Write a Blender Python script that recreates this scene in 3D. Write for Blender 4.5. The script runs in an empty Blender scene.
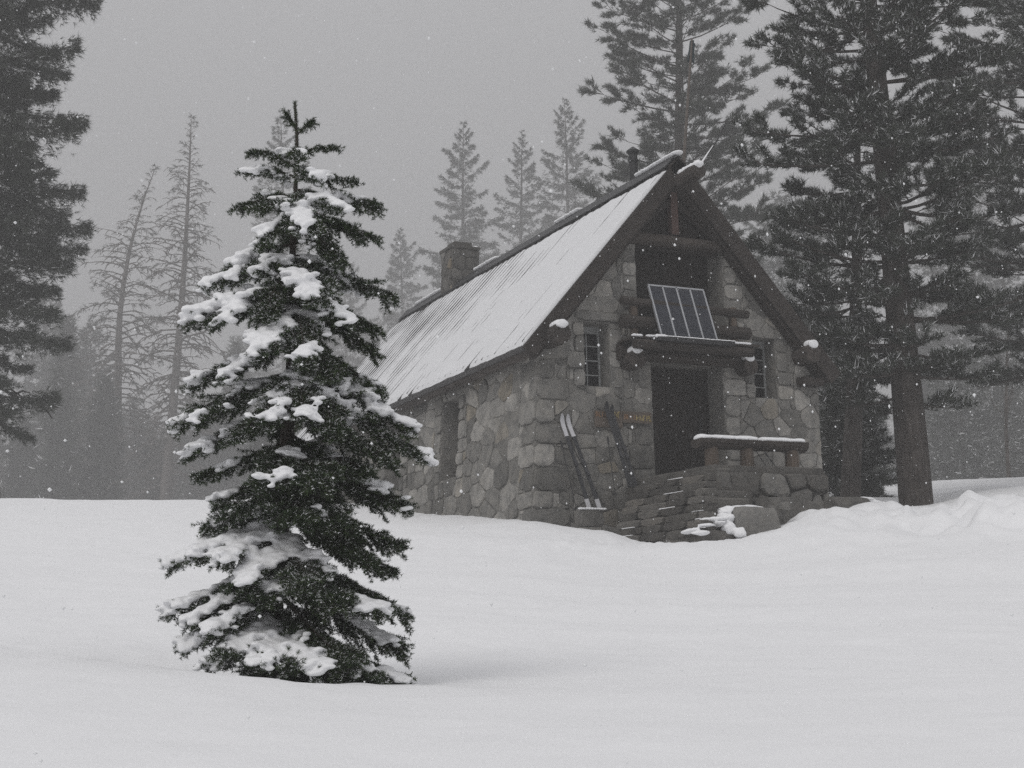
# A stone ski hut in falling snow, a young fir in front, foggy conifers behind.
import bpy, bmesh, math, random
import numpy as np
from mathutils import Vector, Matrix, noise as mnoise

rng = np.random.default_rng(7)
random.seed(7)
SC = bpy.context.scene
COL = SC.collection
R = math.radians

# ------------------------------------------------------------------ camera
CAMP = np.array([-15.7978, -25.1982, -2.5337])
CR = np.array([0.90226, -0.43042, -0.025788])
CU = np.array([-0.054056, -0.172242, 0.98357])
CF = np.array([0.42779, 0.886042, 0.178674])
YAW = 0.4498
RT = np.array([math.cos(YAW), -math.sin(YAW), 0.0])     # level right of the view
FW = np.array([math.sin(YAW), math.cos(YAW), 0.0])      # level forward of the view

# ------------------------------------------------------------------ helpers
def tag(o, label=None, cat=None, group=None, kind=None):
    if label: o['label'] = label
    if cat: o['category'] = cat
    if group: o['group'] = group
    if kind: o['kind'] = kind
    return o

def empty(name, loc=(0, 0, 0), rz=0.0):
    o = bpy.data.objects.new(name, None)
    COL.objects.link(o)
    o.location = loc
    o.rotation_euler = (0, 0, rz)
    o.empty_display_size = 0.3
    return o

def link(name, me, mats=None, parent=None, loc=None, rz=None):
    o = bpy.data.objects.new(name, me)
    COL.objects.link(o)
    if mats is not None:
        if not isinstance(mats, (list, tuple)): mats = [mats]
        for m in mats: me.materials.append(m)
    if parent is not None: o.parent = parent
    if loc is not None: o.location = loc
    if rz is not None: o.rotation_euler = (0, 0, rz)
    return o

class MB:
    """Collects verts / faces, per-face material and tone, builds one mesh."""
    def __init__(self):
        self.v = []; self.f = []; self.m = []; self.t = []
    def add(self, vs, fs, mat=0, tone=0.5):
        b = len(self.v)
        self.v.extend([tuple(float(c) for c in x) for x in vs])
        for f in fs:
            self.f.append([b + i for i in f]); self.m.append(mat); self.t.append(tone)
    def box(self, c, s, rot=None, mat=0, tone=0.5, jit=0.0):
        hx, hy, hz = s[0] / 2, s[1] / 2, s[2] / 2
        vs = [Vector((x * hx, y * hy, z * hz)) for z in (-1, 1) for y in (-1, 1) for x in (-1, 1)]
        if jit: vs = [v + Vector([random.uniform(-jit, jit) for _ in range(3)]) for v in vs]
        if rot is not None: vs = [rot @ v for v in vs]
        vs = [v + Vector(c) for v in vs]
        self.add(vs, [(0, 2, 3, 1), (4, 5, 7, 6), (0, 1, 5, 4), (2, 6, 7, 3), (0, 4, 6, 2), (1, 3, 7, 5)], mat, tone)
    def beam(self, a, b, w, h, up=(0, 0, 1), mat=0, tone=0.5):
        a = Vector(a); b = Vector(b); d = (b - a); L = d.length; d.normalize()
        s = d.cross(Vector(up)).normalized(); u = s.cross(d)
        M = Matrix((s, d, u)).transposed()
        self.box((a + b) / 2, (w, L, h), M, mat, tone)
    def tube(self, pts, rad, n=8, cap=True, mat=0, tone=0.5, jit=0.0):
        pts = [Vector(p) for p in pts]
        if not isinstance(rad, (list, tuple, np.ndarray)): rad = [rad] * len(pts)
        rings = []; b = len(self.v); prev = None
        for i, p in enumerate(pts):
            d = (pts[min(i + 1, len(pts) - 1)] - pts[max(i - 1, 0)]).normalized()
            if prev is None:
                x = d.orthogonal().normalized()
            else:
                x = (prev - d * prev.dot(d)).normalized()
            prev = x; y = d.cross(x)
            for k in range(n):
                a = 2 * math.pi * k / n
                r = rad[i] * (1 + (random.uniform(-jit, jit) if jit else 0))
                q = p + (x * math.cos(a) + y * math.sin(a)) * r
                self.v.append((q.x, q.y, q.z))
        for i in range(len(pts) - 1):
            for k in range(n):
                k2 = (k + 1) % n
                self.f.append([b + i * n + k, b + i * n + k2, b + (i + 1) * n + k2, b + (i + 1) * n + k])
                self.m.append(mat); self.t.append(tone)
        if cap:
            self.f.append([b + k for k in range(n)][::-1]); self.m.append(mat); self.t.append(tone)
            e = b + (len(pts) - 1) * n
            self.f.append([e + k for k in range(n)]); self.m.append(mat); self.t.append(tone)
    def mesh(self, name, smooth=False):
        me = bpy.data.meshes.new(name)
        me.from_pydata(self.v, [], self.f)
        me.polygons.foreach_set('material_index', self.m)
        at = me.attributes.new('tone', 'FLOAT', 'FACE')
        at.data.foreach_set('value', np.array(self.t, np.float32))
        if smooth: me.polygons.foreach_set('use_smooth', [True] * len(self.f))
        me.update()
        return me
    def build(self, name, mats, parent=None, smooth=False, bevel=0.0):
        o = link(name, self.mesh(name, smooth), mats, parent)
        if bevel:
            md = o.modifiers.new('bevel', 'BEVEL'); md.width = bevel; md.segments = 2; md.limit_method = 'ANGLE'
        return o

def tri_mesh(name, V, F, mat_idx=None, tone=None, smooth=False):
    """fast triangle mesh from numpy arrays"""
    me = bpy.data.meshes.new(name)
    nv, nf = len(V), len(F)
    me.vertices.add(nv); me.vertices.foreach_set('co', np.ascontiguousarray(V, np.float32).ravel())
    me.loops.add(nf * 3); me.loops.foreach_set('vertex_index', np.ascontiguousarray(F, np.int32).ravel())
    me.polygons.add(nf); me.polygons.foreach_set('loop_start', np.arange(0, nf * 3, 3, dtype=np.int32))
    me.polygons.foreach_set('loop_total', np.full(nf, 3, np.int32))
    if mat_idx is not None: me.polygons.foreach_set('material_index', np.asarray(mat_idx, np.int32))
    if smooth: me.polygons.foreach_set('use_smooth', np.ones(nf, bool))
    if tone is not None:
        at = me.attributes.new('tone', 'FLOAT', 'FACE'); at.data.foreach_set('value', np.asarray(tone, np.float32))
    me.update(calc_edges=True)
    me.validate()
    return me

def fnoise(x, y, z=0.0, s=1.0):
    return mnoise.noise(Vector((x * s, y * s, z * s)))

def blob(mb, c, r, seed=0, rough=0.12, sub=3, freq=1.6, tone=0.5, rot=0.0, flat=None):
    """lumpy rounded body (boulders, snow lumps)"""
    bm = bmesh.new(); bmesh.ops.create_icosphere(bm, subdivisions=sub, radius=1.0)
    cr, sr = math.cos(rot), math.sin(rot); vs = []
    for v in bm.verts:
        p = v.co.copy()
        k = 1 + rough * mnoise.noise(p * freq + Vector((seed * 7.3, seed * 3.1, seed))) * 2 + rough * .5 * mnoise.noise(p * freq * 2.7 + Vector((seed, 0, 9)))
        p = p * k
        if flat:                                   # squared-off stone
            p = Vector([math.copysign(min(abs(t), flat) * (1 + .04 * mnoise.noise(p * 3 + Vector((seed, i, 0)))), t) for i, t in enumerate(p)])
        x, y, z = p.x * r[0], p.y * r[1], p.z * r[2]
        vs.append((c[0] + x * cr - y * sr, c[1] + x * sr + y * cr, c[2] + z))
    mb.add(vs, [[v.index for v in f.verts] for f in bm.faces], 0, tone)
    bm.free()

# ------------------------------------------------------------------ materials
def new_mat(name):
    m = bpy.data.materials.new(name); m.use_nodes = True
    nt = m.node_tree; nt.nodes.clear()
    out = nt.nodes.new('ShaderNodeOutputMaterial'); p = nt.nodes.new('ShaderNodeBsdfPrincipled')
    nt.links.new(p.outputs[0], out.inputs[0])
    return m, nt, p

def nd(nt, t, **kw):
    n = nt.nodes.new(t)
    for k, v in kw.items(): setattr(n, k, v)
    return n

def coords(nt, scale=(1, 1, 1)):
    tc = nd(nt, 'ShaderNodeTexCoord'); mp = nd(nt, 'ShaderNodeMapping')
    mp.inputs['Scale'].default_value = scale
    nt.links.new(tc.outputs['Object'], mp.inputs[0])
    return mp.outputs[0]

def noise_node(nt, vec, scale, detail=6, rough=.6):
    n = nd(nt, 'ShaderNodeTexNoise'); n.inputs['Scale'].default_value = scale
    n.inputs['Detail'].default_value = detail; n.inputs['Roughness'].default_value = rough
    nt.links.new(vec, n.inputs['Vector']); return n

def ramp(nt, fac, stops):
    r = nd(nt, 'ShaderNodeValToRGB')
    el = r.color_ramp.elements
    while len(el) < len(stops): el.new(0.5)
    for e, (p, c) in zip(el, stops):
        e.position = p; e.color = (*c, 1)
    nt.links.new(fac, r.inputs[0]); return r.outputs[0]

def mix(nt, fac, a, b, mode='MIX'):
    m = nd(nt, 'ShaderNodeMix', data_type='RGBA', blend_type=mode)
    for s, v in ((m.inputs[0], fac), (m.inputs[6], a), (m.inputs[7], b)):
        if hasattr(v, 'is_linked'): nt.links.new(v, s)
        elif isinstance(v, (int, float)): s.default_value = v
        else: s.default_value = (*v, 1)
    return m.outputs[2]

def bump(nt, p, h, strength, dist):
    b = nd(nt, 'ShaderNodeBump'); b.inputs['Strength'].default_value = strength; b.inputs['Distance'].default_value = dist
    nt.links.new(h, b.inputs['Height']); nt.links.new(b.outputs[0], p.inputs['Normal']); return b

def mat_snow(name, lumps=1.0, col=(.885, .89, .905)):
    m, nt, p = new_mat(name)
    v = coords(nt)
    n1 = noise_node(nt, v, 2.3, 5); n2 = noise_node(nt, v, 45, 4, .7)
    c = ramp(nt, n1.outputs[0], [(.3, tuple(x * .965 for x in col)), (.7, col)])
    nt.links.new(c, p.inputs['Base Color']); p.inputs['Roughness'].default_value = .75
    p.inputs['Specular IOR Level'].default_value = .2
    h = nd(nt, 'ShaderNodeMath', operation='MULTIPLY_ADD'); h.inputs[1].default_value = .25
    nt.links.new(n2.outputs[0], h.inputs[0]); nt.links.new(n1.outputs[0], h.inputs[2])
    bump(nt, p, h.outputs[0], .6, .03 * lumps)
    return m

def mat_stone(name, dark=(.10, .098, .092), light=(.32, .31, .29), warm=(.23, .208, .172)):
    m, nt, p = new_mat(name)
    v = coords(nt)
    at = nd(nt, 'ShaderNodeAttribute', attribute_name='tone')
    n1 = noise_node(nt, v, 5, 8, .7); n2 = noise_node(nt, v, 55, 4, .6); n3 = noise_node(nt, v, 1.7, 3)
    base = ramp(nt, at.outputs['Fac'], [(0, dark), (.55, tuple((a + b) / 2 for a, b in zip(dark, light))), (.8, light), (1, warm)])
    spk = ramp(nt, n1.outputs[0], [(.28, (.50, .51, .52)), (.5, (1, 1, 1)), (.75, (1.35, 1.32, 1.27))])
    c = mix(nt, 1.0, base, spk, 'MULTIPLY')
    gr = ramp(nt, n2.outputs[0], [(.35, (.75, .75, .75)), (.65, (1.2, 1.2, 1.2))])
    c = mix(nt, .6, c, gr, 'MULTIPLY')
    lich = ramp(nt, n3.outputs[0], [(.5, (0, 0, 0)), (.72, (.5, .5, .5))])
    c = mix(nt, lich, c, (.13, .125, .112))
    nt.links.new(c, p.inputs['Base Color']); p.inputs['Roughness'].default_value = .9
    p.inputs['Specular IOR Level'].default_value = .25
    bump(nt, p, n1.outputs[0], .8, .03)
    return m

def mat_wood(name, a, b, axis='x', scale=14, rough=.8):
    m, nt, p = new_mat(name)
    s = {'x': (.06, 1, 1), 'y': (1, .06, 1), 'z': (1, 1, .06)}[axis]
    v = coords(nt, s)
    n1 = noise_node(nt, v, scale, 7, .65); n2 = noise_node(nt, coords(nt), 1.6, 3)
    at = nd(nt, 'ShaderNodeAttribute', attribute_name='tone')
    c = ramp(nt, n1.outputs[0], [(.3, a), (.7, b)])
    c = mix(nt, .7, c, ramp(nt, n2.outputs[0], [(.3, (.65, .65, .65)), (.7, (1.2, 1.2, 1.2))]), 'MULTIPLY')
    c = mix(nt, .8, c, ramp(nt, at.outputs['Fac'], [(0, (.55, .55, .55)), (.5, (1, 1, 1)), (1, (1.5, 1.4, 1.3))]), 'MULTIPLY')
    nt.links.new(c, p.inputs['Base Color']); p.inputs['Roughness'].default_value = rough
    p.inputs['Specular IOR Level'].default_value = .3
    bump(nt, p, n1.outputs[0], .5, .01)
    return m

def mat_plain(name, c, rough=.6, metal=0.0, spec=.4, var=.25, scale=9):
    m, nt, p = new_mat(name)
    n = noise_node(nt, coords(nt), scale, 5)
    nt.links.new(ramp(nt, n.outputs[0], [(.3, tuple(x * (1 - var) for x in c)), (.7, tuple(x * (1 + var) for x in c))]), p.inputs['Base Color'])
    p.inputs['Roughness'].default_value = rough; p.inputs['Metallic'].default_value = metal
    p.inputs['Specular IOR Level'].default_value = spec
    return m

def mat_needles(name, a, b, c):
    m, nt, p = new_mat(name)
    at = nd(nt, 'ShaderNodeAttribute', attribute_name='tone')
    n = noise_node(nt, coords(nt), 1.3, 3)
    k = nd(nt, 'ShaderNodeMath', operation='MULTIPLY_ADD'); k.inputs[1].default_value = .5
    nt.links.new(n.outputs[0], k.inputs[0]); 
    k2 = nd(nt, 'ShaderNodeMath', operation='MULTIPLY'); k2.inputs[1].default_value = .5
    nt.links.new(at.outputs['Fac'], k2.inputs[0]); nt.links.new(k2.outputs[0], k.inputs[2])
    nt.links.new(ramp(nt, k.outputs[0], [(.2, a), (.5, b), (.8, c)]), p.inputs['Base Color'])
    p.inputs['Roughness'].default_value = .65; p.inputs['Specular IOR Level'].default_value = .25
    return m

def mat_bark(name, a, b):
    m, nt, p = new_mat(name)
    v = coords(nt, (1, 1, .18))
    n1 = noise_node(nt, v, 9, 8, .7); n2 = noise_node(nt, coords(nt), 2.0, 4)
    c = ramp(nt, n1.outputs[0], [(.35, a), (.65, b)])
    c = mix(nt, .6, c, ramp(nt, n2.outputs[0], [(.3, (.6, .6, .6)), (.7, (1.3, 1.3, 1.3))]), 'MULTIPLY')
    nt.links.new(c, p.inputs['Base Color']); p.inputs['Roughness'].default_value = .9
    p.inputs['Specular IOR Level'].default_value = .15
    bump(nt, p, n1.outputs[0], 1.0, .05)
    return m

SNOW = mat_snow('snow'); SNOWCAP = mat_snow('settled_snow', .6, (.87, .875, .89))
THINSNOW = mat_snow('thin_roof_snow', .6, (.75, .755, .77)); STONE = mat_stone('granite'); BOULD = mat_stone('boulder_granite', (.07, .066, .06), (.20, .195, .185), (.17, .145, .11))
STEPST = mat_stone('step_stone', (.055, .052, .048), (.15, .143, .132), (.14, .12, .10))
LOGX = mat_wood('log_wood_x', (.019, .0155, .0135), (.054, .045, .039), 'x')
LOGY = mat_wood('log_wood_y', (.024, .020, .018), (.070, .059, .052), 'y')
PLANK = mat_wood('plank_wood', (.010, .008, .007), (.028, .022, .019), 'z')
RAKEW = mat_wood('rake_wood', (.018, .0145, .013), (.045, .037, .032), 'y', 8)
POSTW = mat_wood('post_wood', (.055, .043, .034), (.13, .10, .078), 'z')
SIGNW = mat_wood('sign_wood', (.085, .07, .057), (.15, .122, .10), 'x')
REDW = mat_wood('king_post_wood', (.05, .028, .024), (.09, .055, .046), 'z')
METAL = mat_plain('roof_metal', (.06, .058, .058), .5, .3)
DARKM = mat_plain('dark_metal', (.03, .03, .032), .5, .4)
ALU = mat_plain('aluminium', (.42, .43, .45), .45, .6, var=.1)
FRAMEP = mat_plain('window_paint', (.30, .31, .31), .6, var=.15)
CELL = mat_plain('solar_cells', (.020, .023, .033), .32, 0, .3, .3, 30)
GLASS = mat_plain('window_glass', (.006, .006, .007), .25, 0, .18)
SKIDARK = mat_plain('ski_dark', (.022, .023, .026), .4); SKIWHITE = mat_plain('ski_white', (.52, .52, .54), .4, var=.06)
SKIBIND = mat_plain('ski_binding', (.05, .05, .055), .5, .3)
LETTO = mat_plain('sign_paint_orange', (.22, .125, .065), .7); LETTY = mat_plain('sign_paint_yellow', (.36, .29, .12), .7)
MASTM = mat_plain('mast_wood', (.10, .085, .075), .8)
WINDSOCK = mat_plain('dark_green_cloth', (.03, .045, .05), .8)
NEEDLE = mat_needles('fir_needles', (.010, .019, .008), (.024, .042, .015), (.058, .080, .030))
NEEDLE2 = mat_needles('pine_needles', (.022, .027, .021), (.042, .050, .038), (.075, .083, .066))
BARK = mat_bark('fir_bark', (.03, .024, .02), (.085, .07, .06)); BARK2 = mat_bark('pine_bark', (.034, .029, .026), (.095, .083, .076))
DEADW = mat_bark('dead_wood', (.07, .063, .058), (.15, .135, .125))
FLAKE = mat_plain('snowflake', (.86, .87, .88), .7, 0, .2, .02)
HAZE, EXPO = 0.0028, 0.0
# snow surface heights: rows are distance ahead of the camera, columns are bearings
TANS= [-0.4357, -0.3373, -0.2586, -0.18, -0.072, 0.0078, 0.0555, 0.0947, 0.1339, 0.1731, 0.1992, 0.2188, 0.2631, 0.3036, 0.3323, 0.4469]
TV= [5, 7, 8.6, 9.8, 13, 18, 22, 25, 27, 29, 32, 35, 40, 50]
TZ= [[-2.79, -2.82, -2.83, -2.84, -2.86, -2.87, -2.87, -2.88, -2.88, -2.89, -2.89, -2.89, -2.9, -2.9, -2.91, -2.92],
 [-2.58, -2.61, -2.65, -2.69, -2.75, -2.77, -2.78, -2.78, -2.79, -2.79, -2.79, -2.8, -2.8, -2.8, -2.8, -2.8],
 [-2.37, -2.42, -2.47, -2.55, -2.65, -2.7, -2.7, -2.7, -2.71, -2.71, -2.71, -2.71, -2.7, -2.7, -2.7, -2.7],
 [-2.3, -2.36, -2.41, -2.51, -2.63, -2.66, -2.66, -2.67, -2.66, -2.66, -2.66, -2.66, -2.66, -2.66, -2.66, -2.65],
 [-2.04, -2.12, -2.2, -2.27, -2.38, -2.43, -2.45, -2.47, -2.47, -2.47, -2.47, -2.47, -2.46, -2.46, -2.46, -2.46],
 [-1.39, -1.49, -1.57, -1.65, -1.75, -1.83, -1.88, -1.91, -1.91, -1.91, -1.9, -1.9, -1.88, -1.87, -1.86, -1.85],
 [-0.7, -0.85, -0.93, -1.02, -1.14, -1.21, -1.28, -1.33, -1.31, -1.25, -1.21, -1.18, -1.1, -1.07, -1.04, -1.04],
 [-0.13, -0.26, -0.35, -0.45, -0.58, -0.6, -0.66, -0.68, -0.68, -0.53, -0.43, -0.39, -0.52, -0.51, -0.5, -0.46],
 [0.26, 0.12, 0.02, -0.09, -0.23, -0.21, -0.3, -0.62, -0.62, -0.3, -0.0, -0.04, -0.16, -0.13, -0.11, -0.03],
 [0.66, 0.51, 0.39, 0.27, 0.11, 0.15, -0.3, -0.6, -0.6, -0.3, 0.1, 0.27, 0.11, 0.2, 0.26, 0.34],
 [1.15, 1.01, 0.91, 0.81, 0.58, 0.55, 0.2, 0.0, -0.2, 0.1, 0.3, 0.55, 0.45, 0.68, 0.74, 0.85],
 [1.59, 1.43, 1.33, 1.22, 1.04, 0.93, 0.8, 0.65, 0.5, 0.68, 0.81, 0.9, 0.81, 1.07, 1.14, 1.22],
 [2.1, 1.95, 1.84, 1.73, 1.59, 1.44, 1.35, 1.27, 1.2, 1.32, 1.41, 1.47, 1.5, 1.64, 1.69, 1.75],
 [3.0, 2.87, 2.77, 2.66, 2.52, 2.52, 2.52, 2.51, 2.51, 2.54, 2.55, 2.57, 2.74, 2.75, 2.78, 2.82]]
# ------------------------------------------------------------------ snow ground
def pchip(xs, ys, x):
    xs = np.asarray(xs, float); ys = np.asarray(ys, float); x = np.clip(x, xs[0], xs[-1])
    h = np.diff(xs); dl = np.diff(ys, axis=0) / h.reshape((-1,) + (1,) * (ys.ndim - 1))
    d = np.zeros_like(ys)
    a, b = dl[:-1], dl[1:]
    with np.errstate(divide='ignore', invalid='ignore'):
        hm = np.where(a * b > 0, 2 * a * b / (a + b), 0)
    d[1:-1] = np.nan_to_num(hm); d[0] = dl[0]; d[-1] = dl[-1]
    i = np.clip(np.searchsorted(xs, x) - 1, 0, len(xs) - 2)
    hh = h[i]; t = (x - xs[i]) / hh
    sh = (-1,) + (1,) * (ys.ndim - 1)
    t = t.reshape(sh); hh = hh.reshape(sh)
    return ((1 + 2 * t) * (1 - t) ** 2 * ys[i] + t * (1 - t) ** 2 * hh * d[i] + t * t * (3 - 2 * t) * ys[i + 1] + t * t * (t - 1) * hh * d[i + 1])

_TV = [0.0, 2.5] + TV + [60, 120, 200, 400]
_TZ = np.array([[CAMP[2] - 1.5] * 16, [CAMP[2] - .95] * 16] + TZ + [[1.9] * 16, [4.4] * 16, [7.0] * 16, [9.0] * 16])
_GV = np.concatenate([np.linspace(0, 60, 601), np.linspace(60.5, 400, 300)])
_GT = np.linspace(TANS[0], TANS[-1], 400)
_G = pchip(TANS, pchip(_TV, _TZ, _GV).T.copy(), _GT).T          # [v, t]

TREE_AT = np.array([-13.026, -15.987, -2.66])
PILE = [(1.28, -6.79, .34, .28), (1.9, -6.9, .2, .5), (2.0, -6.2, .16, .7), (0.7, -6.9, .10, .5), (3.4, -6.0, .22, .9), (2.6, -7.3, .10, .6), (4.4, -5.2, .16, .9)]

def vnoise(x, y, s, seed=0):
    x = x * s + seed * 17.3; y = y * s + seed * 9.7
    xi = np.floor(x); yi = np.floor(y); fx = x - xi; fy = y - yi
    def h(a, b):
        v = np.sin(a * 127.1 + b * 311.7 + seed) * 43758.5453
        return v - np.floor(v)
    fx = fx * fx * (3 - 2 * fx); fy = fy * fy * (3 - 2 * fy)
    return (h(xi, yi) * (1 - fx) + h(xi + 1, yi) * fx) * (1 - fy) + (h(xi, yi + 1) * (1 - fx) + h(xi + 1, yi + 1) * fx) * fy - .5

def ground(x, y):
    x = np.asarray(x, float); y = np.asarray(y, float)
    dx, dy = x - CAMP[0], y - CAMP[1]
    f = dx * FW[0] + dy * FW[1]; r = dx * RT[0] + dy * RT[1]
    rad = np.hypot(f, r); az = np.arctan2(r, f)
    azc = np.clip(az, math.atan(TANS[0]), math.atan(TANS[-1]))
    v = rad * np.cos(azc); t = np.tan(azc)
    vi = np.interp(v, _GV, np.arange(len(_GV))); ti = np.interp(t, _GT, np.arange(len(_GT)))
    a = np.minimum(vi.astype(int), len(_GV) - 2); b = np.minimum(ti.astype(int), len(_GT) - 2)
    fa = vi - a; fb = ti - b
    z = (_G[a, b] * (1 - fa) + _G[a + 1, b] * fa) * (1 - fb) + (_G[a, b + 1] * (1 - fa) + _G[a + 1, b + 1] * fa) * fb
    back = np.clip((np.abs(az) - 1.0) / 1.0, 0, 1); back = back * back * (3 - 2 * back)
    z = z * (1 - back) + (CAMP[2] - 1.5) * back
    # hollow round the young fir, deeper on its left and far side
    ex, ey = x - TREE_AT[0], y - TREE_AT[1]
    u = ex * RT[0] + ey * RT[1]; w = ex * FW[0] + ey * FW[1]
    z = z - .26 * np.exp(-(((u + .30) / .95) ** 2 + ((w - .22) / .62) ** 2) ** 1.5)
    z = z - .48 * np.exp(-(((u + .86) / .40) ** 2 + ((w - .05) / .36) ** 2))
    z = z - .035 * np.exp(-((u - .1) / .75) ** 2 - ((w + .75) / .35) ** 2) + .02 * vnoise(x, y, 5.5, 21) * np.exp(-(u / 1.4) ** 2 - ((w + .8) / .5) ** 2)
    # soft drifts and the wind's small ripples
    near = np.clip(rad / 12, .25, 1)
    z = z + .10 * near * vnoise(x, y, .22, 1) + .05 * near * vnoise(x, y, .8, 2) + .024 * near * vnoise(x + .6 * y, y, 2.3, 3) + .014 * near * vnoise(x, y, 6.0, 4)
    # old tracks across the slope
    tr = np.sin((u * .35 + w) * 2.4 + 1.5 * vnoise(x, y, .5, 8)); z = z + .018 * tr * np.clip((w - 2) / 4, 0, 1) * np.clip((u + 1) / 2, 0, 1)
    # shovelled lumps on the right
    for px, py, h, s in PILE:
        z = z + h * np.exp(-((x - px) ** 2 + (y - py) ** 2) / (s * s))
    k = np.exp(-(((x - 2.6) / 2.6) ** 2 + ((y + 5.6) / 2.2) ** 2))
    z = z + k * (.6 * vnoise(x, y, 1.3, 5) + .44 * vnoise(x, y, 3.6, 6) + .10 * vnoise(x, y, 8, 7))
    # broken, wind-packed bank where the snow meets the hut and its steps
    e = np.exp(-(((x + .6) / 4.5) ** 2 + ((y + 3.4) / 1.3) ** 2))
    z = z + e * (.14 * vnoise(x, y, 1.6, 11) + .10 * vnoise(x, y, 4.2, 12) + .05 * vnoise(x, y, 9, 13))
    return z

def build_ground():
    azs = np.concatenate([np.linspace(-math.pi, -.46, 90)[:-1], np.linspace(-.46, .46, 560), np.linspace(.46, math.pi, 90)[1:]])
    azs = azs[:-1]
    rad = [0.25]
    while rad[-1] < 318:
        r = rad[-1]; rad.append(r + max(.05, r * .0075) if r < 45 else r * 1.04)
    rad = np.array(rad); rad[-1] = 318
    A, Rr = np.meshgrid(azs, rad)
    X = CAMP[0] + Rr * (np.sin(A) * RT[0] + np.cos(A) * FW[0]); Y = CAMP[1] + Rr * (np.sin(A) * RT[1] + np.cos(A) * FW[1])
    Z = ground(X, Y)
    n, m = X.shape
    V = np.stack([X, Y, Z], -1).reshape(-1, 3)
    V = np.vstack([V, [[CAMP[0], CAMP[1], CAMP[2] - 1.5]]])
    i = np.arange(n - 1)[:, None] * m; j = np.arange(m)[None, :]; j2 = (j + 1) % m
    a, b, c, d = (i + j).ravel(), (i + j2).ravel(), (i + m + j2).ravel(), (i + m + j).ravel()
    F = np.vstack([np.stack([a, d, c], -1), np.stack([a, c, b], -1)])
    k = np.arange(m); F = np.vstack([F, np.stack([np.full(m, n * m), k, (k + 1) % m], -1)])
    o = link('snow_ground', tri_mesh('snow_ground', V, F, smooth=True), SNOW)
    tag(o, kind='structure')
build_ground()

# ------------------------------------------------------------------ sky, light, air, camera
SUN_EL, SUN_AZ = R(48), R(238)           # the brighter part of the overcast, to the left of the hut
W = bpy.data.worlds.new('World'); SC.world = W; W.use_nodes = True
wt = W.node_tree; wt.nodes.clear()
wo = wt.nodes.new('ShaderNodeOutputWorld'); bg = wt.nodes.new('ShaderNodeBackground')
sky = wt.nodes.new('ShaderNodeTexSky'); sky.sky_type = 'NISHITA'; sky.sun_disc = False
sky.sun_elevation = SUN_EL; sky.sun_rotation = SUN_AZ; sky.air_density = 1.0; sky.dust_density = 4.0; sky.ozone_density = 1.0
hs = wt.nodes.new('ShaderNodeHueSaturation'); hs.inputs['Saturation'].default_value = .10
# an overcast deck: brightest overhead, a third of that at the horizon
tc = wt.nodes.new('ShaderNodeTexCoord'); sx = wt.nodes.new('ShaderNodeSeparateXYZ')
mr = wt.nodes.new('ShaderNodeMapRange'); mr.inputs['From Min'].default_value = 0; mr.inputs['From Max'].default_value = 1
mr.inputs['To Min'].default_value = .30; mr.inputs['To Max'].default_value = 1.0
cloud = wt.nodes.new('ShaderNodeMix'); cloud.data_type = 'RGBA'; cloud.blend_type = 'MIX'; cloud.inputs[0].default_value = .88
ov = wt.nodes.new('ShaderNodeMix'); ov.data_type = 'RGBA'; ov.blend_type = 'MULTIPLY'; ov.inputs[0].default_value = 1
wt.links.new(sky.outputs[0], hs.inputs['Color'])
wt.links.new(hs.outputs[0], cloud.inputs[6]); cloud.inputs[7].default_value = (8.1, 8.1, 8.3, 1)
wt.links.new(tc.outputs['Generated'], sx.inputs[0]); wt.links.new(sx.outputs[2], mr.inputs['Value'])
wt.links.new(cloud.outputs[2], ov.inputs[6]); wt.links.new(mr.outputs[0], ov.inputs[7])
wt.links.new(ov.outputs[2], bg.inputs['Color']); bg.inputs['Strength'].default_value = .10
wt.links.new(bg.outputs[0], wo.inputs[0])

ld = bpy.data.lights.new('sun', 'SUN'); ld.energy = .85; ld.angle = R(28); ld.color = (1, .975, .94)
sun = bpy.data.objects.new('sun', ld); COL.objects.link(sun)
sd = Vector((math.sin(SUN_AZ) * math.cos(SUN_EL), math.cos(SUN_AZ) * math.cos(SUN_EL), math.sin(SUN_EL)))
sun.rotation_euler = sd.to_track_quat('Z', 'Y').to_euler(); sun.location = (0, 0, 60)

hb = MB(); hb.box((CAMP[0], CAMP[1], 26.0), (640, 640, 64.0))
haze = hb.build('haze', None); tag(haze, kind='stuff')
hm = bpy.data.materials.new('snowy_air'); hm.use_nodes = True; ht = hm.node_tree; ht.nodes.clear()
ho = ht.nodes.new('ShaderNodeOutputMaterial'); hv = ht.nodes.new('ShaderNodeVolumePrincipled')
hv.inputs['Color'].default_value = (.805, .80, .80, 1); hv.inputs['Density'].default_value = HAZE; hv.inputs['Anisotropy'].default_value = .2
ht.links.new(hv.outputs[0], ho.inputs['Volume']); haze.data.materials.append(hm)

cd = bpy.data.cameras.new('camera'); cam = bpy.data.objects.new('camera', cd); COL.objects.link(cam)
cd.sensor_width = 36; cd.lens = 1532.867 / 1024 * 36; cd.clip_start = .05; cd.clip_end = 2000
cam.matrix_world = Matrix(((CR[0], CU[0], -CF[0], CAMP[0]), (CR[1], CU[1], -CF[1], CAMP[1]), (CR[2], CU[2], -CF[2], CAMP[2]), (0, 0, 0, 1)))
SC.camera = cam
SC.view_settings.view_transform = 'Standard'; SC.view_settings.look = 'None'; SC.view_settings.gamma = 1
SC.view_settings.exposure = EXPO
SC.render.engine = 'CYCLES'
SC.cycles.max_bounces = 6; SC.cycles.diffuse_bounces = 3; SC.cycles.glossy_bounces = 2; SC.cycles.volume_bounces = 2
SC.cycles.use_denoising = False

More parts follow.
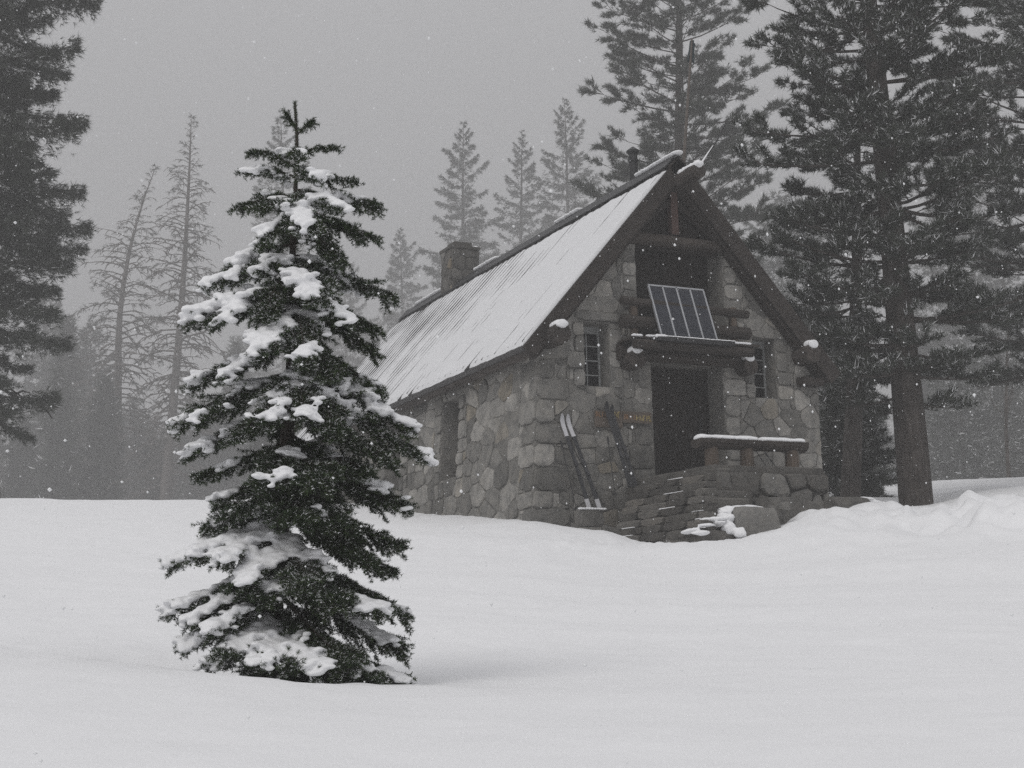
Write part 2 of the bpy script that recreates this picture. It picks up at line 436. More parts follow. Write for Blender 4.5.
# ------------------------------------------------------------------ falling snow
def build_flakes(n=17000):
    f = rng.uniform(2.6, 46, n) ; f = 2.6 + 43.4 * rng.random(n) ** .75
    lat = rng.uniform(-1, 1, n) * (3 + f * .42)
    up = rng.uniform(-2.0, 1, n) * 0 + rng.uniform(-1.2, 13, n)
    up = np.where(f < 14, rng.uniform(-1.0, 1.2 + f * .45, n), up)
    P = CAMP + np.outer(f, FW) + np.outer(lat, RT); P[:, 2] = CAMP[2] + up
    ok = (P[:, 2] > ground(P[:, 0], P[:, 1]) + .03)
    ok &= ~((P[:, 0] > -3.7) & (P[:, 0] < 3.9) & (P[:, 1] > -.7) & (P[:, 1] < 15) & (P[:, 2] < 8))
    P = P[ok]; f = f[ok]; n = len(P)
    s = np.exp(rng.normal(-5.45, .52, n))                       # clumped flakes, 3-8 mm
    s = np.minimum(s, .0011 * f + .0012)
    base = np.array([(1, 0, 0), (-1, 0, 0), (0, 1, 0), (0, -1, 0), (0, 0, 1), (0, 0, -1)], float)
    fc = np.array([(0, 2, 4), (2, 1, 4), (1, 3, 4), (3, 0, 4), (2, 0, 5), (1, 2, 5), (3, 1, 5), (0, 3, 5)])
    V = P[:, None, :] + base[None] * s[:, None, None] * rng.uniform(.6, 1.35, (n, 6, 1))
    F = (fc[None] + 6 * np.arange(n)[:, None, None]).reshape(-1, 3)
    o = link('falling_snow', tri_mesh('falling_snow', V.reshape(-1, 3), F, smooth=True), FLAKE)
    tag(o, 'white snowflakes drifting down through the air in front of hut and trees', 'snowfall', kind='stuff')
build_flakes()
# ------------------------------------------------------------------ rubble masonry laid stone by stone
def clip(poly, a, b, c):
    """keep the part of a convex polygon where a*x + b*y <= c"""
    out = []
    for i in range(len(poly)):
        p, q = poly[i], poly[(i + 1) % len(poly)]
        dp, dq = a * p[0] + b * p[1] - c, a * q[0] + b * q[1] - c
        if dp <= 0: out.append(p)
        if (dp < 0 < dq) or (dq < 0 < dp):
            t = dp / (dp - dq); out.append((p[0] + t * (q[0] - p[0]), p[1] + t * (q[1] - p[1])))
    return out

def area(p):
    return .5 * sum(p[i][0] * p[(i + 1) % len(p)][1] - p[(i + 1) % len(p)][0] * p[i][1] for i in range(len(p)))

def rubble(outline, holes, cw, ch, seed, jit=.34):
    rg = random.Random(seed)
    x0, x1 = min(p[0] for p in outline), max(p[0] for p in outline)
    y0, y1 = min(p[1] for p in outline), max(p[1] for p in outline)
    pts = []; r = 0; y = y0 - ch
    while y < y1 + ch:
        h = ch * rg.uniform(.75, 1.3); x = x0 - cw + rg.uniform(0, cw)
        while x < x1 + cw:
            w = cw * rg.uniform(.6, 1.5)
            pts.append((x + rg.uniform(-jit, jit) * w * .6, y + rg.uniform(-jit, jit) * h)); x += w
        y += h; r += 1
    k = cw / ch                                      # stones lie flat: wider than tall
    kx = 1.0 / (k * .85)
    res = []
    for i, p in enumerate(pts):
        cell = [(p[0] - 2 * cw, p[1] - 2 * ch), (p[0] + 2 * cw, p[1] - 2 * ch), (p[0] + 2 * cw, p[1] + 2 * ch), (p[0] - 2 * cw, p[1] + 2 * ch)]
        for j, q in enumerate(pts):
            if j == i or abs(q[0] - p[0]) > 3.2 * cw or abs(q[1] - p[1]) > 3.2 * ch: continue
            a, b = (q[0] - p[0]) * kx * kx, (q[1] - p[1])
            c = (a * (p[0] + q[0]) + b * (p[1] + q[1])) / 2
            cell = clip(cell, a, b, c)
            if len(cell) < 3: break
        for e in range(len(outline)):
            if len(cell) < 3: break
            s, t = outline[e], outline[(e + 1) % len(outline)]
            a, b = (t[1] - s[1]), -(t[0] - s[0])
            cell = clip(cell, a, b, a * s[0] + b * s[1])
        pieces = [cell] if len(cell) >= 3 else []
        for (hx0, hy0, hx1, hy1) in holes:
            new = []
            for c in pieces:
                if max(v[0] for v in c) <= hx0 or min(v[0] for v in c) >= hx1 or max(v[1] for v in c) <= hy0 or min(v[1] for v in c) >= hy1:
                    new.append(c); continue
                rest = c
                for a, b, cc in ((1, 0, hx0), (-1, 0, -hx1), (0, 1, hy0), (0, -1, -hy1)):
                    part = clip(rest, a, b, cc)
                    if len(part) >= 3: new.append(part)
                    rest = clip(rest, -a, -b, -cc)
                    if len(rest) < 3: break
            pieces = new
        res += [c for c in pieces if len(c) >= 3 and abs(area(c)) > .008]
    return res

def lay(mb, polys, to3, seed, proud=.030, joint=.007):
    rg = random.Random(seed)
    for c in polys:
        if area(c) < 0: c = c[::-1]
        # knock the corners off
        c2 = []
        for i in range(len(c)):
            p, q = c[i], c[(i + 1) % len(c)]
            k = rg.uniform(.12, .24)
            c2 += [(p[0] + k * (q[0] - p[0]), p[1] + k * (q[1] - p[1])), (q[0] - k * (q[0] - p[0]), q[1] - k * (q[1] - p[1]))]
        cx = sum(p[0] for p in c2) / len(c2); cy = sum(p[1] for p in c2) / len(c2)
        rad = math.sqrt(abs(area(c)) / math.pi)
        s0 = max(.5, 1 - joint / rad); s1 = s0 * .95; s2 = s0 * .72
        h = proud * rg.uniform(.5, 1.35); tx, ty = rg.uniform(-.05, .05), rg.uniform(-.05, .05)
        n = len(c2); vs = []
        c2 = [(p[0] + rg.uniform(-.014, .014) * min(1, rad * 4), p[1] + rg.uniform(-.014, .014) * min(1, rad * 4)) for p in c2]
        for s, d in ((s0, -.02), (s0, h * .45), (s1, h * .85), (s2, h)):
            for p in c2:
                x, y = cx + (p[0] - cx) * s, cy + (p[1] - cy) * s
                vs.append(to3(x, y, d + (0 if d < 0 else (x - cx) * tx + (y - cy) * ty + rg.uniform(-.004, .004))))
        vs.append(to3(cx, cy, h * 1.05))
        fs = [(l * n + i, l * n + (i + 1) % n, (l + 1) * n + (i + 1) % n, (l + 1) * n + i) for l in range(3) for i in range(n)]
        fs += [(3 * n + i, 3 * n + (i + 1) % n, 4 * n) for i in range(n)]
        mb.add(vs, fs, 0, min(1, max(.12, rg.gauss(.52, .22))))

def with_holes(bm_boxes, cutters):
    """a solid with openings cut out, as mesh data in an MB"""
    o = link('tmp', bm_boxes.mesh('tmp')); cs = []
    for c in cutters:
        m = MB(); m.box(((c[0] + c[1]) / 2, (c[2] + c[3]) / 2, (c[4] + c[5]) / 2), (c[1] - c[0], c[3] - c[2], c[5] - c[4]))
        k = link('cut', m.mesh('cut')); cs.append(k)
        md = o.modifiers.new('b', 'BOOLEAN'); md.object = k; md.operation = 'DIFFERENCE'; md.solver = 'EXACT'
    dg = bpy.context.evaluated_depsgraph_get(); me = o.evaluated_get(dg).to_mesh()
    out = MB(); out.add([tuple(v.co) for v in me.vertices], [list(p.vertices) for p in me.polygons], 0, .56)
    for k in cs + [o]:
        d = k.data; bpy.data.objects.remove(k); bpy.data.meshes.remove(d)
    return out

def batter(vs, left):
    """the wall spreads towards its foot at the near corner"""
    out = []
    for x, y, z in vs:
        b = .075 * (3.2 - z) if z < 3.2 else 0
        k = 1 if left else min(1, max(0, (-1.9 - x) / 1.16))
        out.append((x - b * k, y, z))
    return out

XR, ZR, XL, XRR, ZE, OV, LEN = 0.0, 7.27, -3.53, 3.62, 3.22, .30, 14.2
SL = (ZR - ZE) / (XR - XL)
def under(x):                        # underside of the roof above x
    return ZR - SL * abs(x - XR) - .22

hut = empty('stone_hut')
tag(hut, 'steep roofed granite ski hut with snow on its roof, behind the young fir', 'hut')

# ---- front gable wall
F_OUT = [(-3.06, -1.3), (3.32, -1.3), (3.32, under(3.32)), (1.30, 5.57), (-1.30, 5.57), (-3.06, under(-3.06))]
DOOR, LOFT, WL, WR = (-.63, .88, 1.02, 3.16), (-.88, 3.45, 1.15, 5.60), (-2.09, 2.60, -1.54, 3.84), (1.77, 2.57, 2.32, 3.81)
m = MB(); n = len(F_OUT)
m.add([(x, 0, z) for x, z in F_OUT] + [(x, .6, z) for x, z in F_OUT], [list(range(n)), list(range(2 * n - 1, n - 1, -1))] + [(i, n + i, n + (i + 1) % n, (i + 1) % n) for i in range(n)])
m = with_holes(m, [(r[0], r[2], -.5, 1.0, r[1], r[3] + (.5 if r is LOFT else 0)) for r in (DOOR, LOFT, WL, WR)])
hol = [DOOR, LOFT, WL, WR]
LINT = (-2.28, 3.86, -1.18, 4.06); QUO = []
rq = random.Random(4)
quo = []                                             # dressed blocks round the door and at the corners
z = -1.2; k = 0
while z < 3.2:
    h = rq.uniform(.30, .46); w = (.62 if k % 2 else .38) * rq.uniform(.85, 1.2); w2 = (.38 if k % 2 else .66) * rq.uniform(.85, 1.2)
    QUO.append((z, h, w, w2)); z += h; k += 1
hol2 = hol + [LINT] + [(-3.2, z, -3.06 + w, z + h) for z, h, w, w2 in QUO]
jam = []
for x0, sgn in ((DOOR[0], -1), (DOOR[2], 1)):
    z = .55
    while z < 3.1:
        h = rq.uniform(.28, .5); w = rq.uniform(.28, .62)
        a, b = (x0 - w, x0) if sgn < 0 else (x0, x0 + w)
        jam.append((a, z, b, min(z + h, 3.16))); z += h
for x0, sgn in ((LOFT[0], -1), (LOFT[2], 1)):
    z = 3.5
    while z < 5.5:
        h = rq.uniform(.25, .42); w = rq.uniform(.22, .45)
        if sgn > 0 and z > 4.6: w = min(w, .3)
        a, b = (x0 - w, x0) if sgn < 0 else (x0, x0 + w)
        jam.append((a, z, b, min(z + h, 5.56))); z += h
for r in (WL, WR):
    for x0, sgn in ((r[0], -1), (r[2], 1)):
        z = r[1] - .02
        while z < r[3] - .1:
            h = rq.uniform(.25, .45); w = rq.uniform(.22, .4)
            a, b = (x0 - w, x0) if sgn < 0 else (x0, x0 + w)
            jam.append((a, z, b, min(z + h, r[3]))); z += h
lay(m, rubble(F_OUT, hol2 + jam, .42, .32, 11), lambda p, q, d: (p, -d, q), 21)
lay(m, [[(a, b), (c, b), (c, d), (a, d)] for a, b, c, d in jam], lambda p, q, d: (p, -d, q), 22, .055, .010)
lay(m, [[(LINT[0], LINT[1]), (LINT[2], LINT[1]), (LINT[2], LINT[3]), (LINT[0], LINT[3])]], lambda p, q, d: (p, -d - .01, q), 5, .05)
for z, h, w, w2 in QUO:                              # corner blocks seen on both faces
    m.box((-3.06 + w / 2, w2 / 2, z + h / 2), (w - .02, w2 - .02, h - .03), None, 0, .42)
    lay(m, [[(-3.075, z), (-3.06 + w, z), (-3.06 + w, z + h), (-3.075, z + h)]], lambda p, q, d: (p, -d, q), int(z * 50) + 300, .06, .010)
    lay(m, [[(-.02, z), (w2 - .03, z), (w2 - .03, z + h), (-.02, z + h)]], lambda p, q, d: (-3.06 - d, p, q), int(z * 50) + 300, .05, .010)
m.v = batter(m.v, False)
m.build('wall', [STONE], hut)
# ---- long left wall
SW = [(3.60, 1.26, 4.50, 2.97), (6.85, 1.36, 7.78, 3.02), (10.2, 1.36, 11.1, 3.02)]
L_OUT = [(.6, -1.3), (13.9, -1.3), (13.9, 3.5), (.6, 3.5)]
m = MB(); m.box((-2.76, 7.25, 1.1), (.6, 13.3, 4.8))
m = with_holes(m, [(-3.6, -1.9, a, c, b, d) for a, b, c, d in SW])
sj = []
for a, b, c, d in SW:
    for x0, sgn in ((a, -1), (c, 1)):
        z = b - .05
        while z < d:
            h = rq.uniform(.24, .42); w = rq.uniform(.22, .5); sj.append((x0 - w, z, x0, z + h) if sgn < 0 else (x0, z, x0 + w, z + h)); z += h
L_OUT2 = [(.05, -1.3), (13.9, -1.3), (13.9, 3.5), (.05, 3.5)]
lay(m, rubble(L_OUT2, SW + sj + [(-.1, z, w2 - .05, z + h) for z, h, w, w2 in QUO], .62, .34, 12, .42), lambda p, q, d: (-3.06 - d, p, q), 23, .036)
lay(m, [[(a, b), (c, b), (c, d), (a, d)] for a, b, c, d in sj], lambda p, q, d: (-3.06 - d, p, q), 24, .05, .010)
m.box((-2.79, .3, 1.1), (.54, .58, 4.75), None, 0, .4)
m.v = batter(m.v, True)
m.build('wall', [STONE], hut)
# ---- right and rear walls
m = MB(); m.box((3.02, 7.25, 1.1), (.6, 13.3, 4.8), None, 0, .2)
lay(m, rubble(L_OUT, [], .55, .42, 13), lambda p, q, d: (3.32 + d, p, q), 25)
m.build('wall', [STONE], hut)
m = MB(); B_OUT = [(-2.46, -1.3), (2.72, -1.3), (2.72, under(2.72)), (0, under(0)), (-2.46, under(-2.46))]
n = 5; m.add([(x, 13.3, z) for x, z in B_OUT] + [(x, 13.9, z) for x, z in B_OUT], [list(range(n)), list(range(2 * n - 1, n - 1, -1))] + [(i, n + i, n + (i + 1) % n, (i + 1) % n) for i in range(n)], 0, .3)
lay(m, rubble([(-3.06, -1.3), (3.32, -1.3), (3.32, 3.4), (0, under(0)), (-3.06, 3.5)], [], .55, .42, 14), lambda p, q, d: (p, 13.9 + d, q), 26)
m.build('wall', [STONE], hut)

# ---- timber gable and truss
m = MB(); x = -1.62
while x < 1.62:
    w = random.uniform(.15, .21); x1 = x + w - .006
    za, zb = under(x) + .1, under(x1) + .1
    yy = .14 + random.uniform(-.006, .006)
    if min(za, zb) > 5.5:
        m.add([(x, yy, 5.45), (x1, yy, 5.45), (x1, yy, zb), (x, yy, za), (x, yy + .05, 5.45), (x1, yy + .05, 5.45), (x1, yy + .05, zb), (x, yy + .05, za)],
              [(0, 1, 2, 3), (7, 6, 5, 4), (0, 4, 5, 1), (1, 5, 6, 2), (3, 2, 6, 7), (0, 3, 7, 4)], 0, random.uniform(.3, .8))
    x += w
m.build('gable_boards', [PLANK], hut)
def log(name, a, b, r, mat, parent, n=14, taper=.06, wob=.02):
    a, b = Vector(a), Vector(b); pts = []; rs = []
    k = max(3, int((b - a).length / .25))
    for i in range(k + 1):
        t = i / k; pts.append(a.lerp(b, t) + Vector([random.uniform(-wob, wob) * r * 2 for _ in range(3)])); rs.append(r * (1 - taper * t) * random.uniform(.96, 1.04))
    mm = MB(); mm.tube(pts, rs, n, True, 0, random.uniform(.35, .65), .03)
    return mm.build(name, [mat], parent, smooth=False)
log('tie_beam', (-1.14, -.06, 5.60), (1.16, -.06, 5.60), .13, LOGX, hut)
m = MB(); m.beam((0, -.06, 5.74), (0, -.06, 6.62), .16, .16, (0, 1, 0)); m.build('king_post', [REDW], hut, bevel=.012)
for s in (-1, 1):
    m = MB(); m.beam((s * .98, -.05, 5.72), (s * .10, -.05, 6.42), .12, .12, (0, 1, 0)); m.build('brace', [PLANK], hut, bevel=.01)

# ---- roof
def roofpt(side, s, y, h):
    """s: 0 ridge .. 1 eave, h: height off the metal, along the slope's normal"""
    xe = XL if side < 0 else XRR; ze = ZE if side < 0 else ZR - SL * XRR
    n = Vector((SL * side, 0, 1)).normalized()
    p = Vector((XR + (xe - XR) * s, y, ZR + (ze - ZR) * s)) + n * h
    return (p.x, p.y, p.z)
m = MB()
for side in (-1, 1):
    y0, y1 = -OV, LEN
    vs = [roofpt(side, s, y, h) for h in (-.11, 0) for s in (0, 1) for y in (y0, y1)]
    m.add(vs, [(0, 1, 3, 2), (4, 6, 7, 5), (0, 4, 5, 1), (2, 3, 7, 6), (0, 2, 6, 4), (1, 5, 7, 3)])
SEAM = []; y = -OV + .10
while y < LEN - .03: SEAM.append(y); y += .305
for side in (-1, 1):
    for i, y in enumerate(SEAM):                    # standing seams, a little ragged at the eave
        ex = 1.0 + (random.uniform(.004, .010) if random.random() < .14 else -.018)
        vs = [roofpt(side, s, y + d, h) for h in (0, .052) for s in (.03, ex) for d in (-.007, .007)]
        m.add(vs, [(0, 1, 3, 2), (4, 6, 7, 5), (0, 4, 5, 1), (2, 3, 7, 6), (0, 2, 6, 4), (1, 5, 7, 3)])
roof = m.build('roof', [METAL], hut)
def roof_snow(side):
    ys = [-OV + .004]
    for sy in SEAM: ys += [sy - .09, sy - .035, sy - .015, sy + .015, sy + .035, sy + .09]
    ys += [LEN - .004]; ys = sorted(set(round(v, 4) for v in ys)); ns = 64
    V = []; rows = []
    for iy, y in enumerate(ys):
        near = min(range(len(SEAM)), key=lambda i: abs(SEAM[i] - y)); dy = abs(SEAM[near] - y)
        back = min(1, max(0, (y - 2.5) / 8))
        top = .068 + .02 * fnoise(y, 3, 0, .9) + .012 * fnoise(y, 9, 0, 3) + .022 * min(1, max(0, (y - 1) / 3)) * 0
        top = min(.16, top); end = 1.004 - .007 * (1 + fnoise(y, 1.7, 0, 2.5)) - .005 * random.random()
        reach = (.35 + 1.1 * abs(fnoise(near * 1.37, 5.5))) * (.30 + back) * 1.0      # how far down this seam shows
        for j in range(ns + 1):
            s = top + (end - top) * (j / ns) ** 1.0
            h = .062 + .016 * fnoise(y, s * 3.6, 0, 1.3) + .006 * fnoise(y, s * 3.6, 5, 6) - .012 * back
            g = max(0, 1 - (s - top) / max(.05, reach)) if reach < 1.2 else .9
            g = min(1, g * 2.0) * (.55 + .45 * back)
            if dy < .02: h = h - g * (.004 + .010 * back) - .003 - .004 * (near % 4 == 0)
            elif dy < .05: h = h - g * .005 - .003
            edge = min(j, ns - j)
            if edge == 0: h = .004
            elif edge == 1 : h *= .8
            V.append(roofpt(side, s, y, max(h, .004)))
    n1 = ns + 1; F = []
    for i in range(len(ys) - 1):
        for j in range(ns):
            a, b, c, d = i * n1 + j, i * n1 + j + 1, (i + 1) * n1 + j + 1, (i + 1) * n1 + j
            q = (a, b, c, d) if side < 0 else (a, d, c, b)
            F.append((q[0], q[1], q[2])); F.append((q[0], q[2], q[3]))
    for yy_i, flip in ((0, True), (len(ys) - 1, False)):       # close the verge
        b0 = len(V)
        for j in range(n1):
            s = top + (1 - top) * j / ns; V.append(roofpt(side, s, ys[yy_i], .001))
        for j in range(ns):
            a, b = yy_i * n1 + j, yy_i * n1 + j + 1
            F.append((a, b0 + j, b0 + j + 1)); F.append((a, b0 + j + 1, b))
    o = link('roof_snow', tri_mesh('roof_snow', np.array(V), np.array(F), smooth=True), THINSNOW, roof)
for side in (-1, 1): roof_snow(side)
m = MB()                                             # bare ridge cap
for side in (-1, 1):
    vs = [roofpt(side, s, y, h) for h in (.055, .08) for s in (-.004, .062) for y in (-OV - .02, LEN + .02)]
    m.add(vs, [(0, 1, 3, 2), (4, 6, 7, 5), (0, 4, 5, 1), (2, 3, 7, 6), (0, 2, 6, 4), (1, 5, 7, 3)])
m.build('ridge_cap', [DARKM], roof)
def snow_union(name, mb, parent=None, voxel=.02, smooth=2, mat=None):
    o = mb.build(name, [mat or SNOWCAP], parent, smooth=True)
    md = o.modifiers.new('remesh', 'REMESH'); md.mode = 'VOXEL'; md.voxel_size = voxel; md.use_smooth_shade = True
    sm = o.modifiers.new('smooth', 'SMOOTH'); sm.factor = .5; sm.iterations = smooth
    return o
for a, b in ((-.28, 1.25), (3.9, 4.9), (8.3, 9.4), (11.6, 13.5)):
    m = MB(); y = a                                  # scraps of snow left along the ridge
    while y < b:
        blob(m, (.02, y, ZR + .115), (.13, .16, .045), seed=int(y * 10), sub=2); y += .12
    snow_union('ridge_snow', m, roof, .025)
for side in (-1, 1):
    m = MB(); vs = []
    for h in (-.30, -.005 if side < 0 else .04):
        for s in (0.0, 1.008):
            for y in (-OV - .055, -OV - .004): vs.append(roofpt(side, s, y, h))
    m.add(vs, [(0, 1, 3, 2), (4, 6, 7, 5), (0, 4, 5, 1), (2, 3, 7, 6), (0, 2, 6, 4), (1, 5, 7, 3)])
    m.build('rake_board', [RAKEW], hut)
    m = MB(); vs = []                                # heavy end rafter under the overhang
    for h in (-.36, -.113):
        for s in (0.05, .99):
            for y in (-OV + .03, -.06): vs.append(roofpt(side, s, y, h))
    m.add(vs, [(0, 1, 3, 2), (4, 6, 7, 5), (0, 4, 5, 1), (2, 3, 7, 6), (0, 2, 6, 4), (1, 5, 7, 3)])
    m.build('end_rafter', [RAKEW], hut)
    m = MB(); vs = []
    for h in (-.26, -.113):
        for s in (.985, 1.006):
            for y in (-OV + .02, LEN - .02): vs.append(roofpt(side, s, y, h))
    m.add(vs, [(0, 1, 3, 2), (4, 6, 7, 5), (0, 4, 5, 1), (2, 3, 7, 6), (0, 2, 6, 4), (1, 5, 7, 3)])
    m.build('eave_board', [LOGY], hut)
def snowcap(parent, c, r, L, th=.06):
    mm = MB()
    for i in range(7):
        t = i / 6 - .5
        blob(mm, (c[0] + random.uniform(-.01, .01), c[1] + t * L, c[2] + r * .90), (r * .66, L * .16, th * 1.5 * (1.2 - .9 * t * t)), seed=random.randint(0, 99), sub=2)
    snow_union('snow_cap', mm, parent, .016)
p = log('purlin', (-2.85, .9, 3.46), (-2.88, -.62, 3.44), .205, LOGY, hut); snowcap(p, (-2.88, -.47, 3.44), .2, .34)
p = log('purlin', (2.88, .9, 3.46), (2.90, -.50, 3.46), .205, LOGY, hut); snowcap(p, (2.90, -.40, 3.46), .2, .26)
p = log('ridge_beam', (.03, .8, 6.80), (.05, -1.02, 6.80), .165, LOGY, hut); snowcap(p, (.05, -.66, 6.79), .165, .70, .05)
m = MB(); m.box((3.02, -.16, 2.92), (.5, .28, .16)); m.build('bracket', [RAKEW], hut, bevel=.01)

# ---- balcony
p = log('balcony_beam', (-1.14, .4, 3.12), (-1.16, -.42, 3.10), .20, LOGY, hut); snowcap(p, (-1.16, -.30, 3.10), .2, .24)
p = log('balcony_beam', (1.44, .4, 3.14), (1.46, -.36, 3.13), .185, LOGY, hut); snowcap(p, (1.46, -.26, 3.13), .185, .2)
log('door_lintel', (-1.40, -.10, 3.28), (1.50, -.10, 3.28), .155, LOGX, hut)
m = MB()
for i in range(5): m.box((.03, -.66 + i * .135, 3.462), (2.86 + random.uniform(-.05, .05), .125, .045), None, 0, random.uniform(.3, .7))
m.build('balcony_deck', [LOGX], hut)
log('deck_edge_log', (-1.38, -.70, 3.33), (1.30, -.66, 3.33), .10, LOGX, hut)
log('railing', (-1.42, -.34, 4.24), (1.46, -.34, 4.17), .085, LOGX, hut)
log('railing', (-1.42, -.33, 3.84), (1.46, -.33, 3.78), .135, LOGX, hut)
for x in (-1.12, 1.16): log('rail_post', (x, -.26, 3.48), (x, -.26, 4.30), .085, POSTW, hut)
for x0, x1, yy in ((-1.38, -1.2, -.70), (-1.08, -.9, -.72), (.85, 1.25, -.69)):
    m = MB(); x = x0
    while x < x1: blob(m, (x, yy, 3.49), (.07, .06, .028), seed=int(x * 40), sub=2); x += .06
    snow_union('deck_snow', m, hut, .014)

# ---- doors and windows
def planks(name, x0, x1, z0, z1, y, mat, parent, w=.16):
    mm = MB(); x = x0
    while x < x1 - .01:
        ww = min(w * random.uniform(.85, 1.15), x1 - x)
        mm.box((x + ww / 2, y + random.uniform(-.004, .004), (z0 + z1) / 2), (ww - .006, .05, z1 - z0), None, 0, random.uniform(.25, .75)); x += ww
    return mm.build(name, [mat], parent)
d = planks('door', -.62, 1.01, .86, 3.17, .56, PLANK, hut)
m = MB()
for z in (1.2, 2.75):
    m = MB(); m.box((.2, .525, z), (1.5, .03, .13), None, 0, .3); m.build('door_brace', [PLANK], d)
m = MB(); m.tube([(.78, .50, 1.9), (.78, .44, 1.92), (.78, .44, 2.08), (.78, .50, 2.1)], .010, 8); m.box((.78, .53, 2.0), (.06, .02, .32)); m.build('handle', [DARKM], d)
d = planks('loft_door', -.87, 1.14, 3.40, 5.7, .57, PLANK, hut)
m = MB()
for z in (3.9, 5.0):
    m = MB(); m.box((.13, .535, z), (1.9, .03, .14), None, 0, .3); m.build('door_brace', [PLANK], d)
def window_front(r, y):
    x0, z0, x1, z1 = r; mm = MB(); t = .035
    zt = z1 - .10
    for x in (x0 + t / 2 + .01, x1 - t / 2 - .01): mm.box((x, y, (z0 + zt) / 2), (t, .05, zt - z0))
    for z in (z0 + t / 2 + .01, zt - t / 2): mm.box((((x0 + x1) / 2), y - .002, z), (x1 - x0 - .02, .05, t))
    mm.box(((x0 + x1) / 2, y + .01, z1 - .05), (x1 - x0 - .004, .06, .10))
    for i in (1, 2, 3): mm.box(((x0 + x1) / 2, y - .004, z0 + (zt - z0) * i / 4), (x1 - x0 - .09, .03, .022))
    mm.box(((x0 + x1) / 2 - .02, y + .002, z0 + (zt - z0) * .5), (.02, .03, zt - z0 - .08))
    w = mm.build('window', [FRAMEP], hut)
    g = MB(); g.box(((x0 + x1) / 2, y + .02, (z0 + zt) / 2), (x1 - x0 - .03, .008, zt - z0 - .03)); g.build('pane', [GLASS], w)
    return w
window_front(WL, .38); window_front(WR, .38)
for a, b, c, d in SW:
    mm = MB(); t = .05; x = -2.66
    for y in (a + t / 2 + .01, c - t / 2 - .01): mm.box((x, y, (b + d) / 2), (.05, t, d - b - .01))
    for z in (b + t / 2 + .01, d - t / 2 - .01): mm.box((x - .002, (a + c) / 2, z), (.05, c - a - .03, t))
    for i in (1, 2, 3): mm.box((x + .004, (a + c) / 2, b + (d - b) * i / 4), (.03, c - a - .1, .022))
    mm.box((x + .006, (a + c) / 2, (b + d) / 2), (.03, .022, d - b - .1))
    w = mm.build('window', [DARKM], hut)
    g = MB(); g.box((x + .02, (a + c) / 2, (b + d) / 2), (.008, c - a - .03, d - b - .03)); g.build('pane', [GLASS], w)

# ---- chimney and flue
m = MB(); CX0, CX1, CY0, CY1 = -.22, .56, 10.5, 11.2
m.box(((CX0 + CX1) / 2, 10.85, 7.2), (CX1 - CX0, .7, 2.04), None, 0, .35)
lay(m, rubble([(CX0, 6.3), (CX1, 6.3), (CX1, 8.2), (CX0, 8.2)], [], .34, .24, 31), lambda p, q, d: (p, CY0 - d, q), 41, .03)
lay(m, rubble([(CY0, 6.3), (CY1, 6.3), (CY1, 8.2), (CY0, 8.2)], [], .34, .24, 32), lambda p, q, d: (CX0 - d, p, q), 42, .03)
lay(m, rubble([(CY0, 6.3), (CY1, 6.3), (CY1, 8.2), (CY0, 8.2)], [], .34, .24, 33), lambda p, q, d: (CX1 + d, p, q), 43, .03)
ch = m.build('chimney', [BOULD], hut)
m = MB(); m.box((.17, 10.85, 8.25), (.86, .78, .08), None, 0, .3); m.box((.17, 10.85, 8.36), (.52, .46, .15), None, 0, .25)
m.build('chimney_cap', [BOULD], ch, bevel=.01)
m = MB()
for i in range(6): blob(m, (.50 + random.uniform(-.03, .03), 10.6 + .09 * i, 8.30), (.09, .11, .05), seed=i, sub=2)
snow_union('snow_cap', m, ch, .025)
m = MB(); m.tube([(.60, 2.4, 6.4), (.60, 2.4, 8.28)], .095, 14); m.tube([(.60, 2.4, 8.12), (.60, 2.4, 8.16)], .12, 14)
fl = m.build('flue_pipe', [DARKM], hut)
m = MB(); m.tube([(.60, 2.4, 8.28), (.60, 2.4, 8.34), (.60, 2.4, 8.36), (.60, 2.4, 8.46)], [.10, .15, .15, .02], 14); m.build('flue_cap', [DARKM], fl)

# ---- mast and rod at the gable's peak
mast = empty('flag_mast', (.28, -.02, 6.95)); tag(mast, 'thin leaning wooden mast with small dark cloth on top, at the hut\'s gable peak', 'mast')
m = MB(); m.tube([(0, .0, -.25), (.10, .05, .45), (.33, .16, 1.75), (.52, .25, 2.80), (.60, .3, 3.22)], [.038, .036, .03, .024, .018], 8); m.build('pole', [MASTM], mast)
m = MB(); g = 9
for k in range(2):
    pass
vs = []; fs = []
for i in range(g):
    for j in range(6):
        t = i / (g - 1); u = j / 5
        x = .50 + .12 * t + (.16 - .05 * t) * u - .03; z = 2.70 + .50 * t - .05 * u
        vs.append((x, .27 + .05 * t + .05 * math.sin(u * 7 + t * 2), z))
for i in range(g - 1):
    for j in range(5): fs.append((i * 6 + j, i * 6 + j + 1, (i + 1) * 6 + j + 1, (i + 1) * 6 + j))
m.add(vs, fs); fo = m.build('cloth', [WINDSOCK], mast, smooth=True)
sd_ = fo.modifiers.new('solid', 'SOLIDIFY'); sd_.thickness = .02
rod = empty('whip_antenna', (.22, -.66, 6.75)); tag(rod, 'slim leaning rod rising to the right from the hut\'s snow capped ridge beam end', 'antenna')
m = MB(); m.tube([(0, .12, -.02), (.2, .08, .40), (.52, .03, .86), (.84, .0, 1.42)], [.018, .017, .015, .010], 7); m.build('rod', [DARKM], rod)
m = MB(); m.tube([(.10, .09, .20), (.2, .08, .42), (.45, .04, .77)], [.02, .022, .012], 7); m.build('rime', [SNOWCAP], rod)

